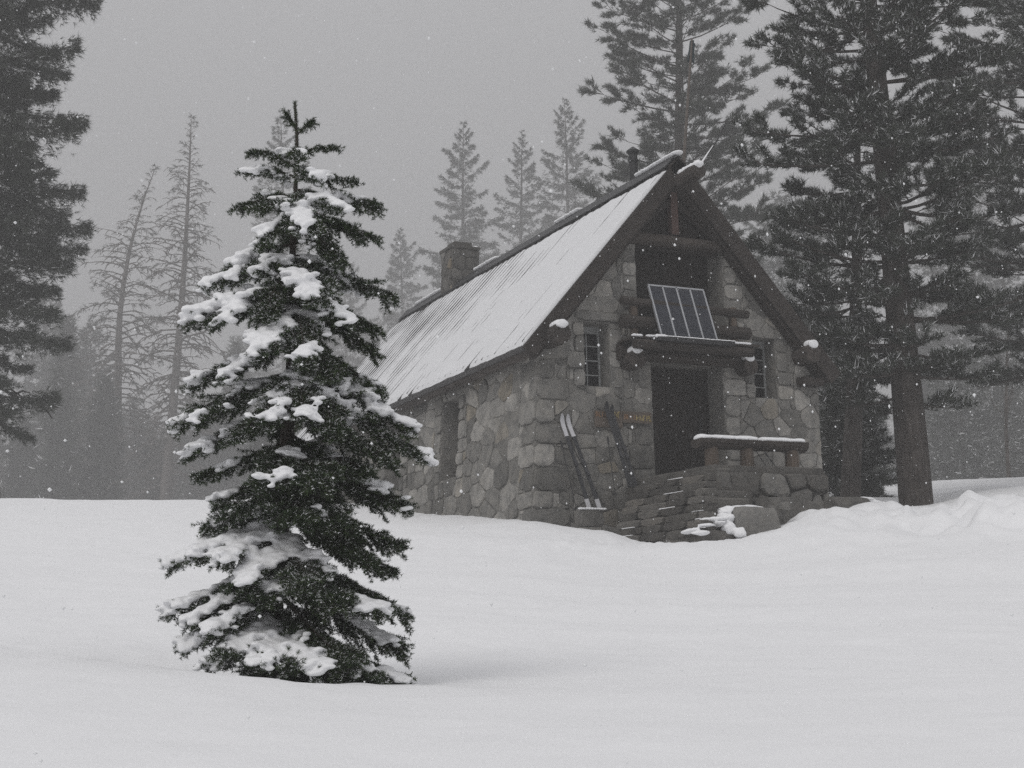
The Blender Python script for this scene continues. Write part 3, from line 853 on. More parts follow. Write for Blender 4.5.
# ---- solar panel leaning on the railing
sp = empty('solar_panel', (-.14, -.70, 3.44)); tag(sp, 'pale framed solar panel of four dark strips leaning on balcony rail above the door', 'solar panel')
tilt = math.atan2(.40, 1.06); PM = Matrix.Rotation(-tilt, 3, 'X')
def pbox(mm, x, z, w, h, d, y=0): mm.box(PM @ Vector((x, y, z)), (w, d, h), PM)
PW, PH = 1.25, 1.25
for i in range(4):
    m = MB(); pbox(m, -PW / 2 + PW * (i + .5) / 4, PH / 2, PW / 4 - .03, PH - .05, .02); cellp = m.build('solar_strip', [CELL], sp)
m = MB()
for i in range(5): pbox(m, -PW / 2 + PW * i / 4, PH / 2, .034, PH, .04, -.004)
for z in (0, PH): pbox(m, 0, z, PW + .034, .034, .042, -.003)
m.build('frame', [ALU], sp)
m = MB(); m.box((.04, -.06, -.03), (1.72, .2, .045)); m.box((.04, -.165, -.01), (1.74, .02, .09)); m.build('tray', [DARKM], sp)
m = MB()
for i in range(34):
    x = -.82 + 1.72 * i / 33
    blob(m, (x, -.14, .035 + .006 * random.random()), (.05, .045, .02 + .018 * (i < 4)), seed=i, sub=2)
snow_union('tray_snow', m, sp, .014)

# ---- sign board
sg = empty('sign_board', (-1.35, -.085, 1.99)); tag(sg, 'weathered wooden sign with faded orange and yellow routed letters on stone wall left of door', 'sign')
m = MB(); m.box((-.31, 0, -.03), (.60, .03, .32), None, 0, .45); m.box((.32, .004, .03), (.64, .03, .22), None, 0, .5); m.build('board', [SIGNW], sg, bevel=.006)
m = MB(); rl = random.Random(3)
for x0, x1, zc, hh, mi in ((-.58, -.26, .055, .10, 0), (-.24, -.08, .06, .13, 1), (.04, .30, .03, .10, 0), (.30, .60, .02, .11, 1)):
    x = x0
    while x < x1:
        w = rl.uniform(.035, .055); yb = -.0175 if x < 0 else -.0135
        m.box((x, yb, zc), (.014, .008, hh * rl.uniform(.8, 1)), None, mi)
        if rl.random() < .8: m.box((x + w * .45, yb - .001, zc + rl.choice((-1, 0, 1)) * hh * .42), (w * .7, .008, .014), None, mi)
        if rl.random() < .6: m.box((x + w * .8, yb - .002, zc + rl.uniform(-.2, .2) * hh), (.013, .008, hh * rl.uniform(.4, .9)), None, mi)
        x += w + .022
m.build('lettering', [LETTO, LETTY], sg)
# ------------------------------------------------------------------ stone steps and landing
st = empty('stone_steps', (0, 0, 0)); tag(st, 'rough stone steps and walled landing in front of the hut door, half buried in snow', 'steps')
rs = random.Random(12)
def slab(poly, z0, z1, mat, name, parent, jit=.03, seg=.22):
    pts = []
    for i in range(len(poly)):
        a, b = Vector(poly[i] + (0,)), Vector(poly[(i + 1) % len(poly)] + (0,)); k = max(1, int((b - a).length / seg))
        for j in range(k):
            p = a.lerp(b, j / k); pts.append((p.x + rs.uniform(-jit, jit), p.y + rs.uniform(-jit, jit)))
    n = len(pts); c = (sum(p[0] for p in pts) / n, sum(p[1] for p in pts) / n); mm = MB()
    def ring(s, z, j): return [(c[0] + (p[0] - c[0]) * (1 - s), c[1] + (p[1] - c[1]) * (1 - s), z + rs.uniform(-j, j)) for p in pts]
    vs = ring(0, z0, 0) + ring(-.006, z0 + (z1 - z0) * .55, .01) + ring(.004, z1 - .025, .008) + ring(.03, z1, .010) + [(c[0], c[1], z1)]
    fs = [(l * n + i, l * n + (i + 1) % n, (l + 1) * n + (i + 1) % n, (l + 1) * n + i) for l in range(3) for i in range(n)]
    fs += [(3 * n + i, 3 * n + (i + 1) % n, 4 * n) for i in range(n)]
    mm.add(vs, fs, 0, rs.uniform(.3, .7)); return mm.build(name, [mat], parent)
slab([(-1.28, -.08), (-1.02, -2.62), (1.28, -2.72), (1.45, -.08)], .30, .80, STEPST, 'landing', st)
sn = MB()
for k in range(1, 9):
    A = (-1.25 - .18 * k, -.10 - .21 * k); B = (-1.0 - .16 * k, -2.5 - .18 * k); z = .80 - .155 * k
    core = slab([(A[0] + .06, A[1]), (B[0] + .06, B[1] + .04), (B[0] + 1.0, B[1] + .08), (-.2, -.6), (A[0] + .45, A[1] + .25)], z - .32, z - .03, STEPST, 'step', st, .03)
    mm = MB(); t = 0.0; ang = math.atan2(B[1] - A[1], B[0] - A[0])
    while t < .98:                                   # each tread is a course of separate flat stones
        w = min(rs.uniform(.20, .42), 1 - t); c = t + w / 2; Ls = math.hypot(B[0] - A[0], B[1] - A[1]) * w
        blob(mm, (A[0] + (B[0] - A[0]) * c + .16 + rs.uniform(-.02, .02), A[1] + (B[1] - A[1]) * c, z - .075 + rs.uniform(-.006, .006)), (Ls * .68, .25, .10), rs.randint(0, 99), .035, 3, 1.2, rs.choice((.15, .35, .5, .7, .85)), ang + rs.uniform(-.02, .02), .66)
        t += w
    mm.build('tread_stones', [STEPST], core)
    for q in range((k % 2) + (k > 5)):                     # snow left lying along the treads
        t0 = rs.uniform(.02, .95); L = rs.uniform(.25, .7)
        for i in range(int(L / .05) + 1):
            t = min(.99, t0 + i * .05 / 2.4); x, y = A[0] + (B[0] - A[0]) * t, A[1] + (B[1] - A[1]) * t
            blob(sn, (x + .07, y, z + .005), (.045, .05, .016), seed=k * 7 + q, sub=1)
# rubble retaining wall under the bench
m = MB(); m.box((.14, -2.52, 0), (2.3, .34, 1.36), None, 0, .15); m.box((1.30, -1.5, 0), (.3, 2.2, 1.36), None, 0, .15)
lay(m, rubble([(-1.05, -.75), (1.34, -.75), (1.34, .68), (-1.05, .68)], [], .52, .44, 61, .45), lambda p, q, d: (p, -2.69 - d, q), 62, .10, .02)
lay(m, rubble([(-2.6, -.75), (-.3, -.75), (-.3, .68), (-2.6, .68)], [], .5, .42, 63, .45), lambda p, q, d: (1.45 + d, p, q), 64, .08, .02)
lay(m, rubble([(-1.0, -2.66), (1.4, -2.66), (1.4, -2.2), (-1.0, -2.2)], [], .5, .4, 65, .4), lambda p, q, d: (p, q, .68 + d), 66, .05, .02)
m.build('retaining_wall', [BOULD], st)

def boulder(label, c, r, seed, rot=0, snow=None, tone=.6, rough=.14, flat=.72):
    o = empty('boulder', c); tag(o, label, 'boulder')
    mm = MB(); blob(mm, (0, 0, 0), r, seed, rough, 3, 1.3, tone, rot, flat); mm.build('stone', [BOULD], o, smooth=False)
    if snow:
        mm = MB()
        for x, y, z, rr, h in snow: blob(mm, (x, y, z), (rr, rr * .9, h), seed=int(abs(x) * 50), sub=3, rough=.2)
        snow_union('snow_cap', mm, o, .022, 3)
    return o
boulder('big pale squared boulder at the foot of the steps, snow on its left end', (-.98, -3.60, -.38), (.62, .42, .44), 3, -.1,
        [(-.38, .02, .27, .20, .07), (-.18, .10, .31, .22, .05), (.05, .15, .33, .2, .045), (.26, .18, .33, .15, .035), (-.54, -.08, .12, .15, .12), (-.58, -.22, -.06, .12, .12), (-.46, -.36, -.14, .12, .10)], .78, .10, .70)
boulder('rounded brown boulder set in the landing wall, right of the snow capped one', (-.02, -3.02, -.12), (.44, .36, .42), 8, .3, None, .5)
boulder('low dark boulder below the right end of the log bench', (.62, -3.05, -.18), (.48, .40, .42), 14, .9, None, .35)
boulder('small stone wedged between two boulders under the bench', (-.36, -3.40, -.10), (.17, .15, .14), 18, .2, None, .6)
boulder('little round stone resting on the snow before the landing wall', (-.22, -3.52, -.02), (.12, .11, .10), 19, .2, None, .72)
boulder('long low rock sloping into the snow at the far right of the landing', (1.75, -2.75, .0), (.75, .42, .34), 23, .25, [(.45, .1, .24, .22, .05), (.62, .05, .18, .2, .05)], .3)
mm = MB()
for i in range(30):                                   # snow tongue running down the steps' right side
    t = i / 29; x = -1.12 - 1.15 * t + rs.uniform(-.18, .18); y = -3.35 - .62 * t + rs.uniform(-.22, .22); z = -.08 - .46 * t + rs.uniform(-.03, .05)
    blob(mm, (x, y, z), (rs.uniform(.07, .18), rs.uniform(.08, .15), rs.uniform(.025, .045)), seed=i, sub=2, rough=.25)
sn.v += [];
o_ = MB(); o_.v = list(sn.v); o_.f = list(sn.f); o_.m = list(sn.m); o_.t = list(sn.t)
b = len(o_.v); o_.v += mm.v; o_.f += [[i + b for i in f] for f in mm.f]; o_.m += mm.m; o_.t += mm.t
snow_union('settled_snow', o_, st, .02, 2)

# ------------------------------------------------------------------ log bench on the landing wall
be = empty('log_bench', (0, -2.3, .73)); tag(be, 'half log bench on three short log posts, snow along its top, beside the door', 'bench')
for x in (-.83, -.08, .90):
    mm = MB(); mm.tube([(x, 0, -.03), (x + .005, 0, .2), (x, 0, .42)], [.135, .128, .125], 12, True, 0, .55, .04); mm.build('leg', [POSTW], be)
for x0, x1 in ((-1.14, .13), (.20, 1.17)):
    mm = MB(); n = 10
    for i in range(n + 1):
        x = x0 + (x1 - x0) * i / n; rr = .20 * random.uniform(.95, 1.04)
        for k in range(10):
            a = math.pi * (1 + k / 9); mm.v.append((x, math.cos(a) * rr * .95, .535 + math.sin(a) * rr * .75 + (.0 if 0 < k < 9 else .02)))
    for i in range(n):
        for k in range(10): mm.f.append([i * 10 + k, i * 10 + (k + 1) % 10, (i + 1) * 10 + (k + 1) % 10, (i + 1) * 10 + k])
    mm.f += [list(range(10)), [n * 10 + k for k in range(10)][::-1]]; mm.m = [0] * len(mm.f); mm.t = [.6] * len(mm.f)
    seat = mm.build('seat', [LOGX], be)
    mm = MB(); x = x0 + .08
    while x < x1 - .075:
        blob(mm, (x, 0, .585), (.085, .185, .065 + .016 * fnoise(x, 2, 0, 4)), seed=int(x * 30), sub=2, rough=.06); x += .05
    snow_union('snow_layer', mm, seat, .018)

# ------------------------------------------------------------------ skis and poles against the wall
def ski(label, foot, top, tipmat, tailmat, side=0.0, w=.085):
    """a ski standing on its tail, tip up, leaning on the wall"""
    foot, top = Vector(foot), Vector(top); d = (top - foot); L = d.length; d.normalize()
    nrm = Vector((side, -1, 0)).normalized(); s = d.cross(nrm).normalized(); nrm = s.cross(d).normalized()
    o = empty('ski', foot); tag(o, label, 'ski', 'skis leaning on the hut wall')
    def strip(t0, t1, n=10):
        mm = MB()
        for i in range(n + 1):
            t = t0 + (t1 - t0) * i / n; p = d * (L * t)
            ww = w * (1 - .22 * math.sin(math.pi * min(1, max(0, (t - .05) / .9))))
            if t > .93: ww *= math.sqrt(max(.05, 1 - ((t - .93) / .07) ** 2))
            curl = .10 * max(0, (t - .88) / .12) ** 2; p = p + nrm * (curl + .02 * math.sin(math.pi * t))
            for a, b in ((-1, -1), (1, -1), (1, 1), (-1, 1)): mm.v.append(tuple(p + s * (a * ww / 2) + nrm * (b * .007)))
        for i in range(n):
            for k in range(4): mm.f.append([i * 4 + k, i * 4 + (k + 1) % 4, (i + 1) * 4 + (k + 1) % 4, (i + 1) * 4 + k])
        mm.f += [[3, 2, 1, 0], [n * 4, n * 4 + 1, n * 4 + 2, n * 4 + 3]]; mm.m = [0] * len(mm.f); mm.t = [.5] * len(mm.f); return mm
    strip(.09, .77).build('body', [SKIDARK], o); strip(.77, 1.0).build('tip', [tipmat], o); strip(0, .09).build('tail', [tailmat], o)
    M = Matrix((s, d, nrm)).transposed()
    mm = MB(); mm.box(d * (L * .47) + nrm * .03, (.07, .09, .05), M); mm.box(d * (L * .36) + nrm * .03, (.06, .07, .06), M); mm.box(d * (L * .42) + nrm * .018, (.05, .26, .02), M)
    mm.build('binding', [SKIBIND], o)
    return o
def pole(label, foot, top):
    foot, top = Vector(foot), Vector(top); d = top - foot; L = d.length; d.normalize()
    o = empty('ski_pole', foot); tag(o, label, 'ski pole', 'ski poles leaning on the hut wall')
    mm = MB(); mm.tube([(0, 0, 0), d * .03, d * L], [.003, .008, .010], 7); mm.build('shaft', [DARKM], o)
    mm = MB(); mm.tube([d * (L - .13), d * (L - .1), d * (L - .01), d * L], [.013, .018, .016, .02], 8); mm.build('grip', [SKIDARK], o)
    x = d.orthogonal().normalized(); y = d.cross(x); mm = MB()
    mm.tube([d * .08 + (x * math.cos(a) + y * math.sin(a)) * .05 for a in np.linspace(0, 2 * math.pi, 13)], .006, 5)
    for a in (0, 2.1, 4.2): mm.tube([d * .08, d * .08 + (x * math.cos(a) + y * math.sin(a)) * .05], .005, 5)
    mm.build('basket', [DARKM], o)
ski('left of two white tipped skis leaning on the stone wall left of the sign', (-2.40, -.55, .22), (-2.70, -.10, 1.98), SKIWHITE, SKIWHITE)
ski('right of two white tipped skis leaning on the stone wall left of the sign', (-2.18, -.55, .22), (-2.58, -.10, 1.98), SKIWHITE, SKIWHITE)
pole('dark ski pole left of the white tipped ski pair', (-2.62, -.50, .12), (-2.70, -.10, 1.50))
pole('dark ski pole crossing behind the white tipped ski pair', (-2.05, -.52, .22), (-2.50, -.10, 1.48))
ski('left of two dark skis leaning across the wooden sign', (-1.47, -.50, .62), (-1.75, -.12, 2.26), SKIDARK, SKIDARK, w=.10)
ski('right of two dark skis leaning across the wooden sign', (-1.36, -.50, .62), (-1.64, -.12, 2.20), SKIDARK, SKIDARK, w=.09)
pole('dark ski pole beside the pair of dark skis under the sign', (-1.78, -.45, .42), (-1.70, -.10, 1.62))
ski('white topped ski leaning on the wall behind the bench\'s right end', (1.50, -.55, .30), (1.22, -.50, 1.26), SKIWHITE, SKIDARK)
pole('left ski pole of the two right of the log bench', (2.05, -.80, .20), (1.58, -.12, 1.55))
pole('right ski pole of the two right of the log bench', (2.32, -.85, .20), (1.85, -.12, 1.45))
ws = empty('stone_ledge', (-2.55, -.82, .12)); tag(ws, 'small flat stone block with a line of snow under the white tipped skis', 'stone block')
mm = MB(); blob(mm, (0, 0, -.12), (.34, .22, .22), 4, .08, 3, 1.4, .5, .05, .7); mm.build('stone', [BOULD], ws)
mm = MB()
for i in range(9): blob(mm, (-.24 + .06 * i, -.14, .035), (.06, .05, .02), seed=i, sub=2)
snow_union('snow_cap', mm, ws, .014)
FIR_TRUNK= [(0.0, -0.0, -0.132), (-0.0, -0.0, 0.169), (0.005, -0.0, 0.411), (0.042, -0.0, 0.778), (0.072, -0.0, 1.151), (0.097, -0.0, 1.465), (0.116, 0.0, 1.783), (0.129, -0.0, 2.132), (0.122, -0.0, 2.518), (0.148, -0.0, 3.097), (0.155, -0.0, 3.367), (0.142, -0.0, 3.62)]
# (tip, root, snow load, breadth) of the young fir's boughs, metres from its foot
FIR_BOUGHS =  [((0.096, 0.0, 3.539), (0.151, -0.0, 3.435), 0, 0.25),
((0.246, -0.0, 3.487), (0.154, 0.0, 3.394), 0, 0.25),
((0.048, 0.15, 3.34), (0.152, -0.0, 3.231), 0.3, 0.4),
((0.414, -0.0, 3.312), (0.152, -0.0, 3.258), 0.3, 0.4),
((-0.15, -0.0, 3.307), (0.15, -0.0, 3.177), 0.5, 0.5),
((-0.226, 0.1, 3.2), (0.149, -0.0, 3.11), 0.5, 0.5),
((0.216, -0.3, 3.142), (0.153, -0.0, 3.299), 0.6, 0.5),
((0.552, -0.1, 3.047), (0.148, -0.0, 3.097), 0.7, 0.6),
((0.323, -0.35, 3.005), (0.15, -0.0, 3.164), 0.8, 0.7),
((0.698, 0.05, 2.916), (0.143, -0.0, 2.989), 0.4, 0.8),
((0.687, -0.0, 2.681), (0.138, 0.0, 2.869), 0.2, 0.8),
((-0.242, -0.05, 2.911), (0.142, -0.0, 2.963), 0.5, 0.7),
((-0.131, 0.2, 3.059), (0.142, -0.0, 2.963), 0.3, 0.6),
((-0.004, -0.4, 2.588), (0.138, 0.0, 2.869), 0.3, 0.8),
((0.471, -0.35, 2.813), (0.145, -0.0, 3.029), 1, 0.8),
((0.317, -0.5, 2.645), (0.141, -0.0, 2.929), 1, 1.0),
((0.494, -0.3, 2.461), (0.135, -0.0, 2.796), 0.3, 0.9),
((-0.425, -0.1, 2.396), (0.125, 0.0, 2.577), 0.8, 0.8),
((-0.319, 0.1, 2.569), (0.129, 0.0, 2.663), 0.6, 0.7),
((-0.538, -0.15, 2.161), (0.125, -0.0, 2.38), 1.3, 1.0),
((-0.298, -0.35, 2.091), (0.124, -0.0, 2.432), 1.3, 1.0),
((0.015, -0.5, 2.074), (0.123, -0.0, 2.498), 0.7, 0.9),
((0.797, 0.0, 2.303), (0.123, -0.0, 2.485), 0.6, 0.9),
((0.695, 0.05, 2.082), (0.125, 0.0, 2.367), 0.1, 0.8),
((0.677, 0.1, 1.943), (0.126, -0.0, 2.269), 0.1, 0.8),
((0.371, -0.55, 2.163), (0.124, -0.0, 2.551), 0.7, 1.0),
((0.534, -0.4, 2.07), (0.123, -0.0, 2.465), 0.4, 0.9),
((0.032, -0.6, 1.844), (0.126, -0.0, 2.269), 1.2, 0.9),
((0.294, -0.65, 1.791), (0.127, -0.0, 2.236), 1.2, 0.9),
((0.422, -0.5, 1.683), (0.128, -0.0, 2.158), 0.2, 0.9),
((0.725, -0.05, 1.688), (0.124, -0.0, 2.009), 0.4, 0.9),
((-0.529, -0.05, 1.753), (0.123, -0.0, 1.976), 0.8, 0.8),
((-0.264, -0.35, 1.741), (0.124, -0.0, 2.009), 1.0, 0.8),
((-0.621, -0.1, 1.494), (0.117, -0.0, 1.815), 1.0, 0.9),
((-0.418, -0.3, 1.507), (0.118, -0.0, 1.835), 0.8, 0.8),
((-0.544, -0.1, 1.311), (0.101, -0.0, 1.53), 0.9, 0.8),
((-0.191, -0.4, 1.352), (0.106, -0.0, 1.616), 0.5, 0.9),
((0.906, 0.0, 1.463), (0.119, 0.0, 1.86), 0.8, 0.9),
((1.012, -0.05, 1.257), (0.107, -0.0, 1.635), 0.8, 0.9),
((0.819, -0.3, 1.187), (0.104, -0.0, 1.576), 0.4, 0.9),
((0.042, -0.65, 1.428), (0.118, -0.0, 1.835), 0.9, 0.9),
((0.3, -0.7, 1.442), (0.119, 0.0, 1.86), 0.9, 0.9),
((0.492, -0.6, 1.364), (0.117, -0.0, 1.815), 0.5, 0.9),
((0.732, -0.0, 1.071), (0.093, -0.0, 1.418), 0.8, 0.8),
((0.886, -0.0, 0.961), (0.087, -0.0, 1.334), 0.3, 0.9),
((0.654, -0.35, 1.155), (0.096, -0.0, 1.449), 0.3, 0.9),
((0.105, -0.75, 1.062), (0.091, -0.0, 1.386), 0.4, 1.0),
((0.399, -0.8, 1.059), (0.093, 0.0, 1.413), 0.4, 1.0),
((-0.363, -0.0, 1.037), (0.081, -0.0, 1.26), 0.3, 0.6),
((-0.498, 0.1, 1.209), (0.092, -0.0, 1.394), 0.4, 0.7),
((-0.111, -0.5, 0.919), (0.079, -0.0, 1.235), 0.4, 0.9),
((0.518, -0.6, 0.835), (0.078, -0.0, 1.229), 0.2, 1.0),
((0.256, -0.8, 0.852), (0.077, -0.0, 1.213), 0.2, 1.0),
((0.84, -0.1, 0.713), (0.068, -0.0, 1.094), 0.1, 0.8),
((0.772, 0.05, 0.559), (0.057, 0.0, 0.959), 0.1, 0.8),
((0.671, -0.4, 0.612), (0.062, -0.0, 1.026), 0.1, 0.9),
((-0.645, -0.05, 0.657), (0.058, -0.0, 0.976), 1.0, 0.9),
((-0.433, -0.3, 0.677), (0.059, -0.0, 0.987), 1.0, 0.8),
((-0.407, -0.2, 0.847), (0.068, -0.0, 1.099), 0.8, 0.8),
((-0.238, -0.5, 0.629), (0.054, 0.0, 0.933), 1.2, 0.9),
((-0.056, -0.6, 0.503), (0.048, -0.0, 0.855), 1.2, 0.8),
((0.345, -0.75, 0.474), (0.05, -0.0, 0.875), 1.1, 1.0),
((0.486, -0.6, 0.375), (0.044, 0.0, 0.801), 0.3, 1.0),
((0.877, -0.1, 0.288), (0.039, -0.0, 0.753), 0.4, 0.9),
((0.727, -0.4, 0.318), (0.038, 0.0, 0.74), 0.3, 0.9),
((0.856, -0.1, 0.085), (0.02, -0.0, 0.563), 0.3, 0.9),
((0.863, -0.15, -0.104), (0.004, -0.0, 0.377), 0.5, 0.9),
((0.703, -0.5, -0.084), (0.005, -0.0, 0.381), 0.5, 1.0),
((0.552, -0.7, 0.005), (0.014, -0.0, 0.495), 0.4, 1.0),
((-0.647, -0.05, 0.353), (0.035, 0.0, 0.714), 1.1, 0.9),
((-0.452, -0.3, 0.281), (0.027, -0.0, 0.629), 1.1, 0.9),
((-0.52, -0.2, 0.15), (0.008, -0.0, 0.434), 1.0, 0.8),
((-0.293, -0.5, 0.226), (0.019, 0.0, 0.548), 1.2, 0.9),
((-0.191, -0.6, 0.08), (0.004, -0.0, 0.373), 1.2, 0.9),
((-0.328, -0.4, 0.033), (0.002, -0.0, 0.268), 1.1, 0.8),
((0.055, -0.7, 0.034), (0.003, -0.0, 0.317), 0.9, 0.9),
((0.228, -0.8, 0.014), (0.003, -0.0, 0.312), 1.0, 0.9),
((0.4, -0.75, -0.008), (0.003, -0.0, 0.308), 1.0, 0.9),
((0.569, -0.6, -0.091), (0.001, -0.0, 0.241), 0.7, 0.9),
((0.755, -0.3, -0.146), (-0.0, -0.0, 0.184), 0.6, 0.8),
((0.255, -0.6, -0.072), (-0.0, 0.0, 0.108), 0.8, 0.8),
((-0.048, -0.5, -0.02), (-0.0, -0.0, 0.12), 0.8, 0.8)]
# ------------------------------------------------------------------ the young fir in front
def needle_tris(P, D, U, length, width, spread, rg):
    """n needles at P along shoot direction D; U: random side vectors; returns verts (n*3,3)"""
    n = len(P)
    a = D * np.cos(spread)[:, None] + U * np.sin(spread)[:, None]
    w = np.cross(a, rg.normal(size=(n, 3))); w /= np.linalg.norm(w, axis=1)[:, None] + 1e-9
    V = np.stack([P - w * (width / 2)[:, None], P + w * (width / 2)[:, None], P + a * length[:, None]], 1)
    return V

def unit(v): return v / (np.linalg.norm(v, axis=-1, keepdims=True) + 1e-9)

def young_fir():
    rg = np.random.default_rng(21); rr = random.Random(5)
    o = empty('young_fir', tuple(TREE_AT), -YAW); off = np.array([0, 0, .131])
    tag(o, 'young dark green fir with snow heaped on its boughs, standing alone in the foreground', 'fir tree')
    tm = MB(); tp = [np.array(p) + off for p in FIR_TRUNK]; tp[0][2] -= .3
    trad = np.interp([p[2] for p in tp], [-.3, .3, 1.5, 3.0, 3.75], [.085, .07, .046, .015, .007])
    tm.tube([tuple(p) for p in tp], list(trad), 10)
    boughs = [(np.array(t) + off, np.array(r) + off, s, w) for t, r, s, w in FIR_BOUGHS]
    tz = np.array([p[2] for p in tp]); tx = np.array([p[0] for p in tp])
    for i in range(28):                              # boughs on the far side and filling ones
        z = rr.uniform(.35, 2.75); az = rr.uniform(0, 2 * math.pi)
        env = np.interp(z, [.2, .9, 1.8, 2.7, 3.3, 3.7], [.95, .85, .70, .48, .33, .1]) * rr.uniform(.45, .75)
        if math.sin(az) > 0: env *= 1.0
        root = np.array([np.interp(z, tz, tx), 0, z])
        tip = root + np.array([math.cos(az) * env * .75, math.sin(az) * env * .9, -env * rr.uniform(.1, .5)])
        tip[2] = max(tip[2], .12)
        boughs.append((tip, root, rr.uniform(.0, .8), .8))
    for i in range(9):                               # short boughs closing the gaps round the upper stem
        z = rr.uniform(2.35, 3.2); az = rr.uniform(0, 6.28); root = np.array([np.interp(z, tz, tx), 0, z]); e_ = rr.uniform(.22, .36)
        boughs.append((root + np.array([math.cos(az) * e_, math.sin(az) * e_, rr.uniform(-.12, .02)]), root, rr.uniform(.1, .6), .8))
    shoots = []                                      # (a, b, snowload)
    snow = MB(); bc = 0; sdn = 0.0
    UP = np.array([0, 0, 1.0])
    for tip, root, load, wid in boughs:
        tip = root + (tip - root) * .93
        if tip[1] < -.4: load *= .8
        d = tip - root; L = np.linalg.norm(d)
        if L < .02: continue
        mid = root + d * .5 + UP * ((.10 if root[2] > 1.6 else -.07) * L + .02) + rg.normal(0, .03 * L, 3)
        def ax(t, root=root, mid=mid, tip=tip): return root * (1 - t) ** 2 + mid * 2 * t * (1 - t) + tip * t * t
        ts = np.linspace(0, 1, 8); pts = [ax(t) for t in ts]
        r0 = .004 + .013 * L
        tm.tube([tuple(p) for p in pts], list(np.linspace(r0, .003, 8)), 5)
        hd = np.array([d[0], d[1], 0]); hd = hd / (np.linalg.norm(hd) + 1e-6) if np.linalg.norm(hd) > .02 else np.array([1.0, 0, 0])
        sd = np.array([-hd[1], hd[0], 0])
        k = max(3, int(L / .050)); t_in = .14 if L > .3 else .25; first = len(shoots)
        for i in range(k + 1):
            t = t_in + (1 - t_in) * i / k
            p = ax(t); q = ax(min(1, t + .02)); td = unit(q - ax(max(0, t - .02)))
            if i < k: shoots.append((p, ax(min(1, t + 1.0 / k)), load, t))
            if i >= k - 1:                               # blunt cluster of shoots at the bough's end
                for q in range(7):
                    dd = unit(td * .9 + sd * rr.uniform(-1, 1) + UP * rr.uniform(-.8, .35)); shoots.append((p, p + dd * rr.uniform(.05, .10) * (.5 + wid * .6), load, t))
            if i == k: continue
            for sg in (-1, 1, rr.choice((-1, 1))):
                roll = rr.uniform(-1.25, .40)            # side sprays hang below the bough, making a plump plume
                ll = (wid * L * .32 * min(1, .35 + t * 1.6) * (1.03 - t) ** .40 + .045 * wid + .015) * rr.uniform(.65, 1.12)
                ll = min(ll, .26)
                if ll < .03: continue
                side = sd * sg * math.cos(roll) + UP * math.sin(roll)
                dirn = unit(td * rr.uniform(.7, 1.15) + side * rr.uniform(.7, 1.0))
                e = p + dirn * ll - UP * ll * rr.uniform(.0, .22)
                m2 = p + dirn * ll * .5
                shoots.append((p, m2, load, t)); shoots.append((m2, e, load, t))
                tm.tube([tuple(p), tuple(m2), tuple(e)], [.004, .003, .002], 4, False)
                for f in np.arange(.22, .98, .066 / max(ll, .07)):
                    b = p * (1 - f) + e * f
                    for s2 in (-1, 1):
                        l3 = (ll * (1 - f) * .42 + .04) * rr.uniform(.7, 1.15)
                        dd = unit(dirn * .8 + np.cross(dirn, UP) * s2 * rr.uniform(.4, 1) + UP * rr.uniform(-.7, .2))
                        shoots.append((b, b + dd * l3, load, t))
        # snow caught on the upper side of the spray
        if load > .12:
            cells = {}
            for a_, b_, _, t in shoots[first:]:
                for c_ in (a_ * .6 + b_ * .4, b_):
                    key = (int(c_[0] // .030), int(c_[1] // .030))
                    if key not in cells or cells[key][2] < c_[2]: cells[key] = c_
            keep = {}
            for key, c_ in cells.items():
                lo = fnoise(c_[0] * 3.6 + sdn, c_[1] * 3.6, c_[2] * 3.6); hi = fnoise(c_[0] * 13, c_[1] * 13, c_[2] * 13)
                axz = root[2] + (tip[2] - root[2]) * min(1, max(0, np.dot(c_[:2] - root[:2], d[:2]) / (np.dot(d[:2], d[:2]) + 1e-4)))
                if c_[2] < axz - .065: continue                       # sheltered underneath
                v = load * .62 - .40 + lo * .85 + hi * .08
                if v > 0: keep[key] = (c_, v)
            for (a_, b_), (c_, v) in keep.items():
                nb = sum((a_ + q, b_ + w_) in keep for q in (-1, 0, 1) for w_ in (-1, 0, 1)) - 1
                if nb < 4: continue
                s = .012 + .0022 * nb + .008 * min(1, v * 1.5)
                blob(snow, (c_[0], c_[1], c_[2] + s * .10), (s * 1.45, s * 1.45, s * .66), seed=bc % 50, sub=1, rough=.08); bc += 1
            sdn += 1.7
    for z in np.arange(2.5, 3.74, .03):                 # the leader is needled too
        x = float(np.interp(z, tz, tx)); shoots += [(np.array([x, 0, z]), np.array([x, 0, z + .03]), 0, 1)] * 3
    # needles
    A = np.array([s[0] for s in shoots]); B = np.array([s[1] for s in shoots]); ld = np.array([s[2] for s in shoots])
    L = np.linalg.norm(B - A, axis=1); cnt = np.maximum(8, (L * 620)).astype(int)
    idx = np.repeat(np.arange(len(A)), cnt); n = len(idx)
    t = rg.random(n); P = A[idx] + (B - A)[idx] * t[:, None]
    D = unit(B - A)[idx]; U = rg.normal(size=(n, 3)); U -= D * (U * D).sum(1)[:, None]; U = unit(U); U[:, 2] += .25; U = unit(U)
    ln = rg.uniform(.020, .028, n); spread = rg.uniform(.75, 1.25, n)
    V = needle_tris(P, D, U, ln, rg.uniform(.0036, .0056, n), spread, rg)
    fr = (rg.random(n) < .10 + .22 * np.minimum(1, ld[idx])) & (U[:, 2] > .30)         # needles still holding powder
    tone = np.repeat(rg.random(len(A)), cnt) * .6 + rg.random(n) * .4
    tm.build('trunk', [BARK], o, smooth=True)
    link('foliage', tri_mesh('fir_foliage', V.reshape(-1, 3), np.arange(n * 3).reshape(-1, 3), fr.astype(int), tone), [NEEDLE, SNOWCAP], o)
    snow_union('bough_snow', snow, o, .009, 9)
    print('fir shoots', len(A), 'needles', n, 'snow blobs', bc)
young_fir()

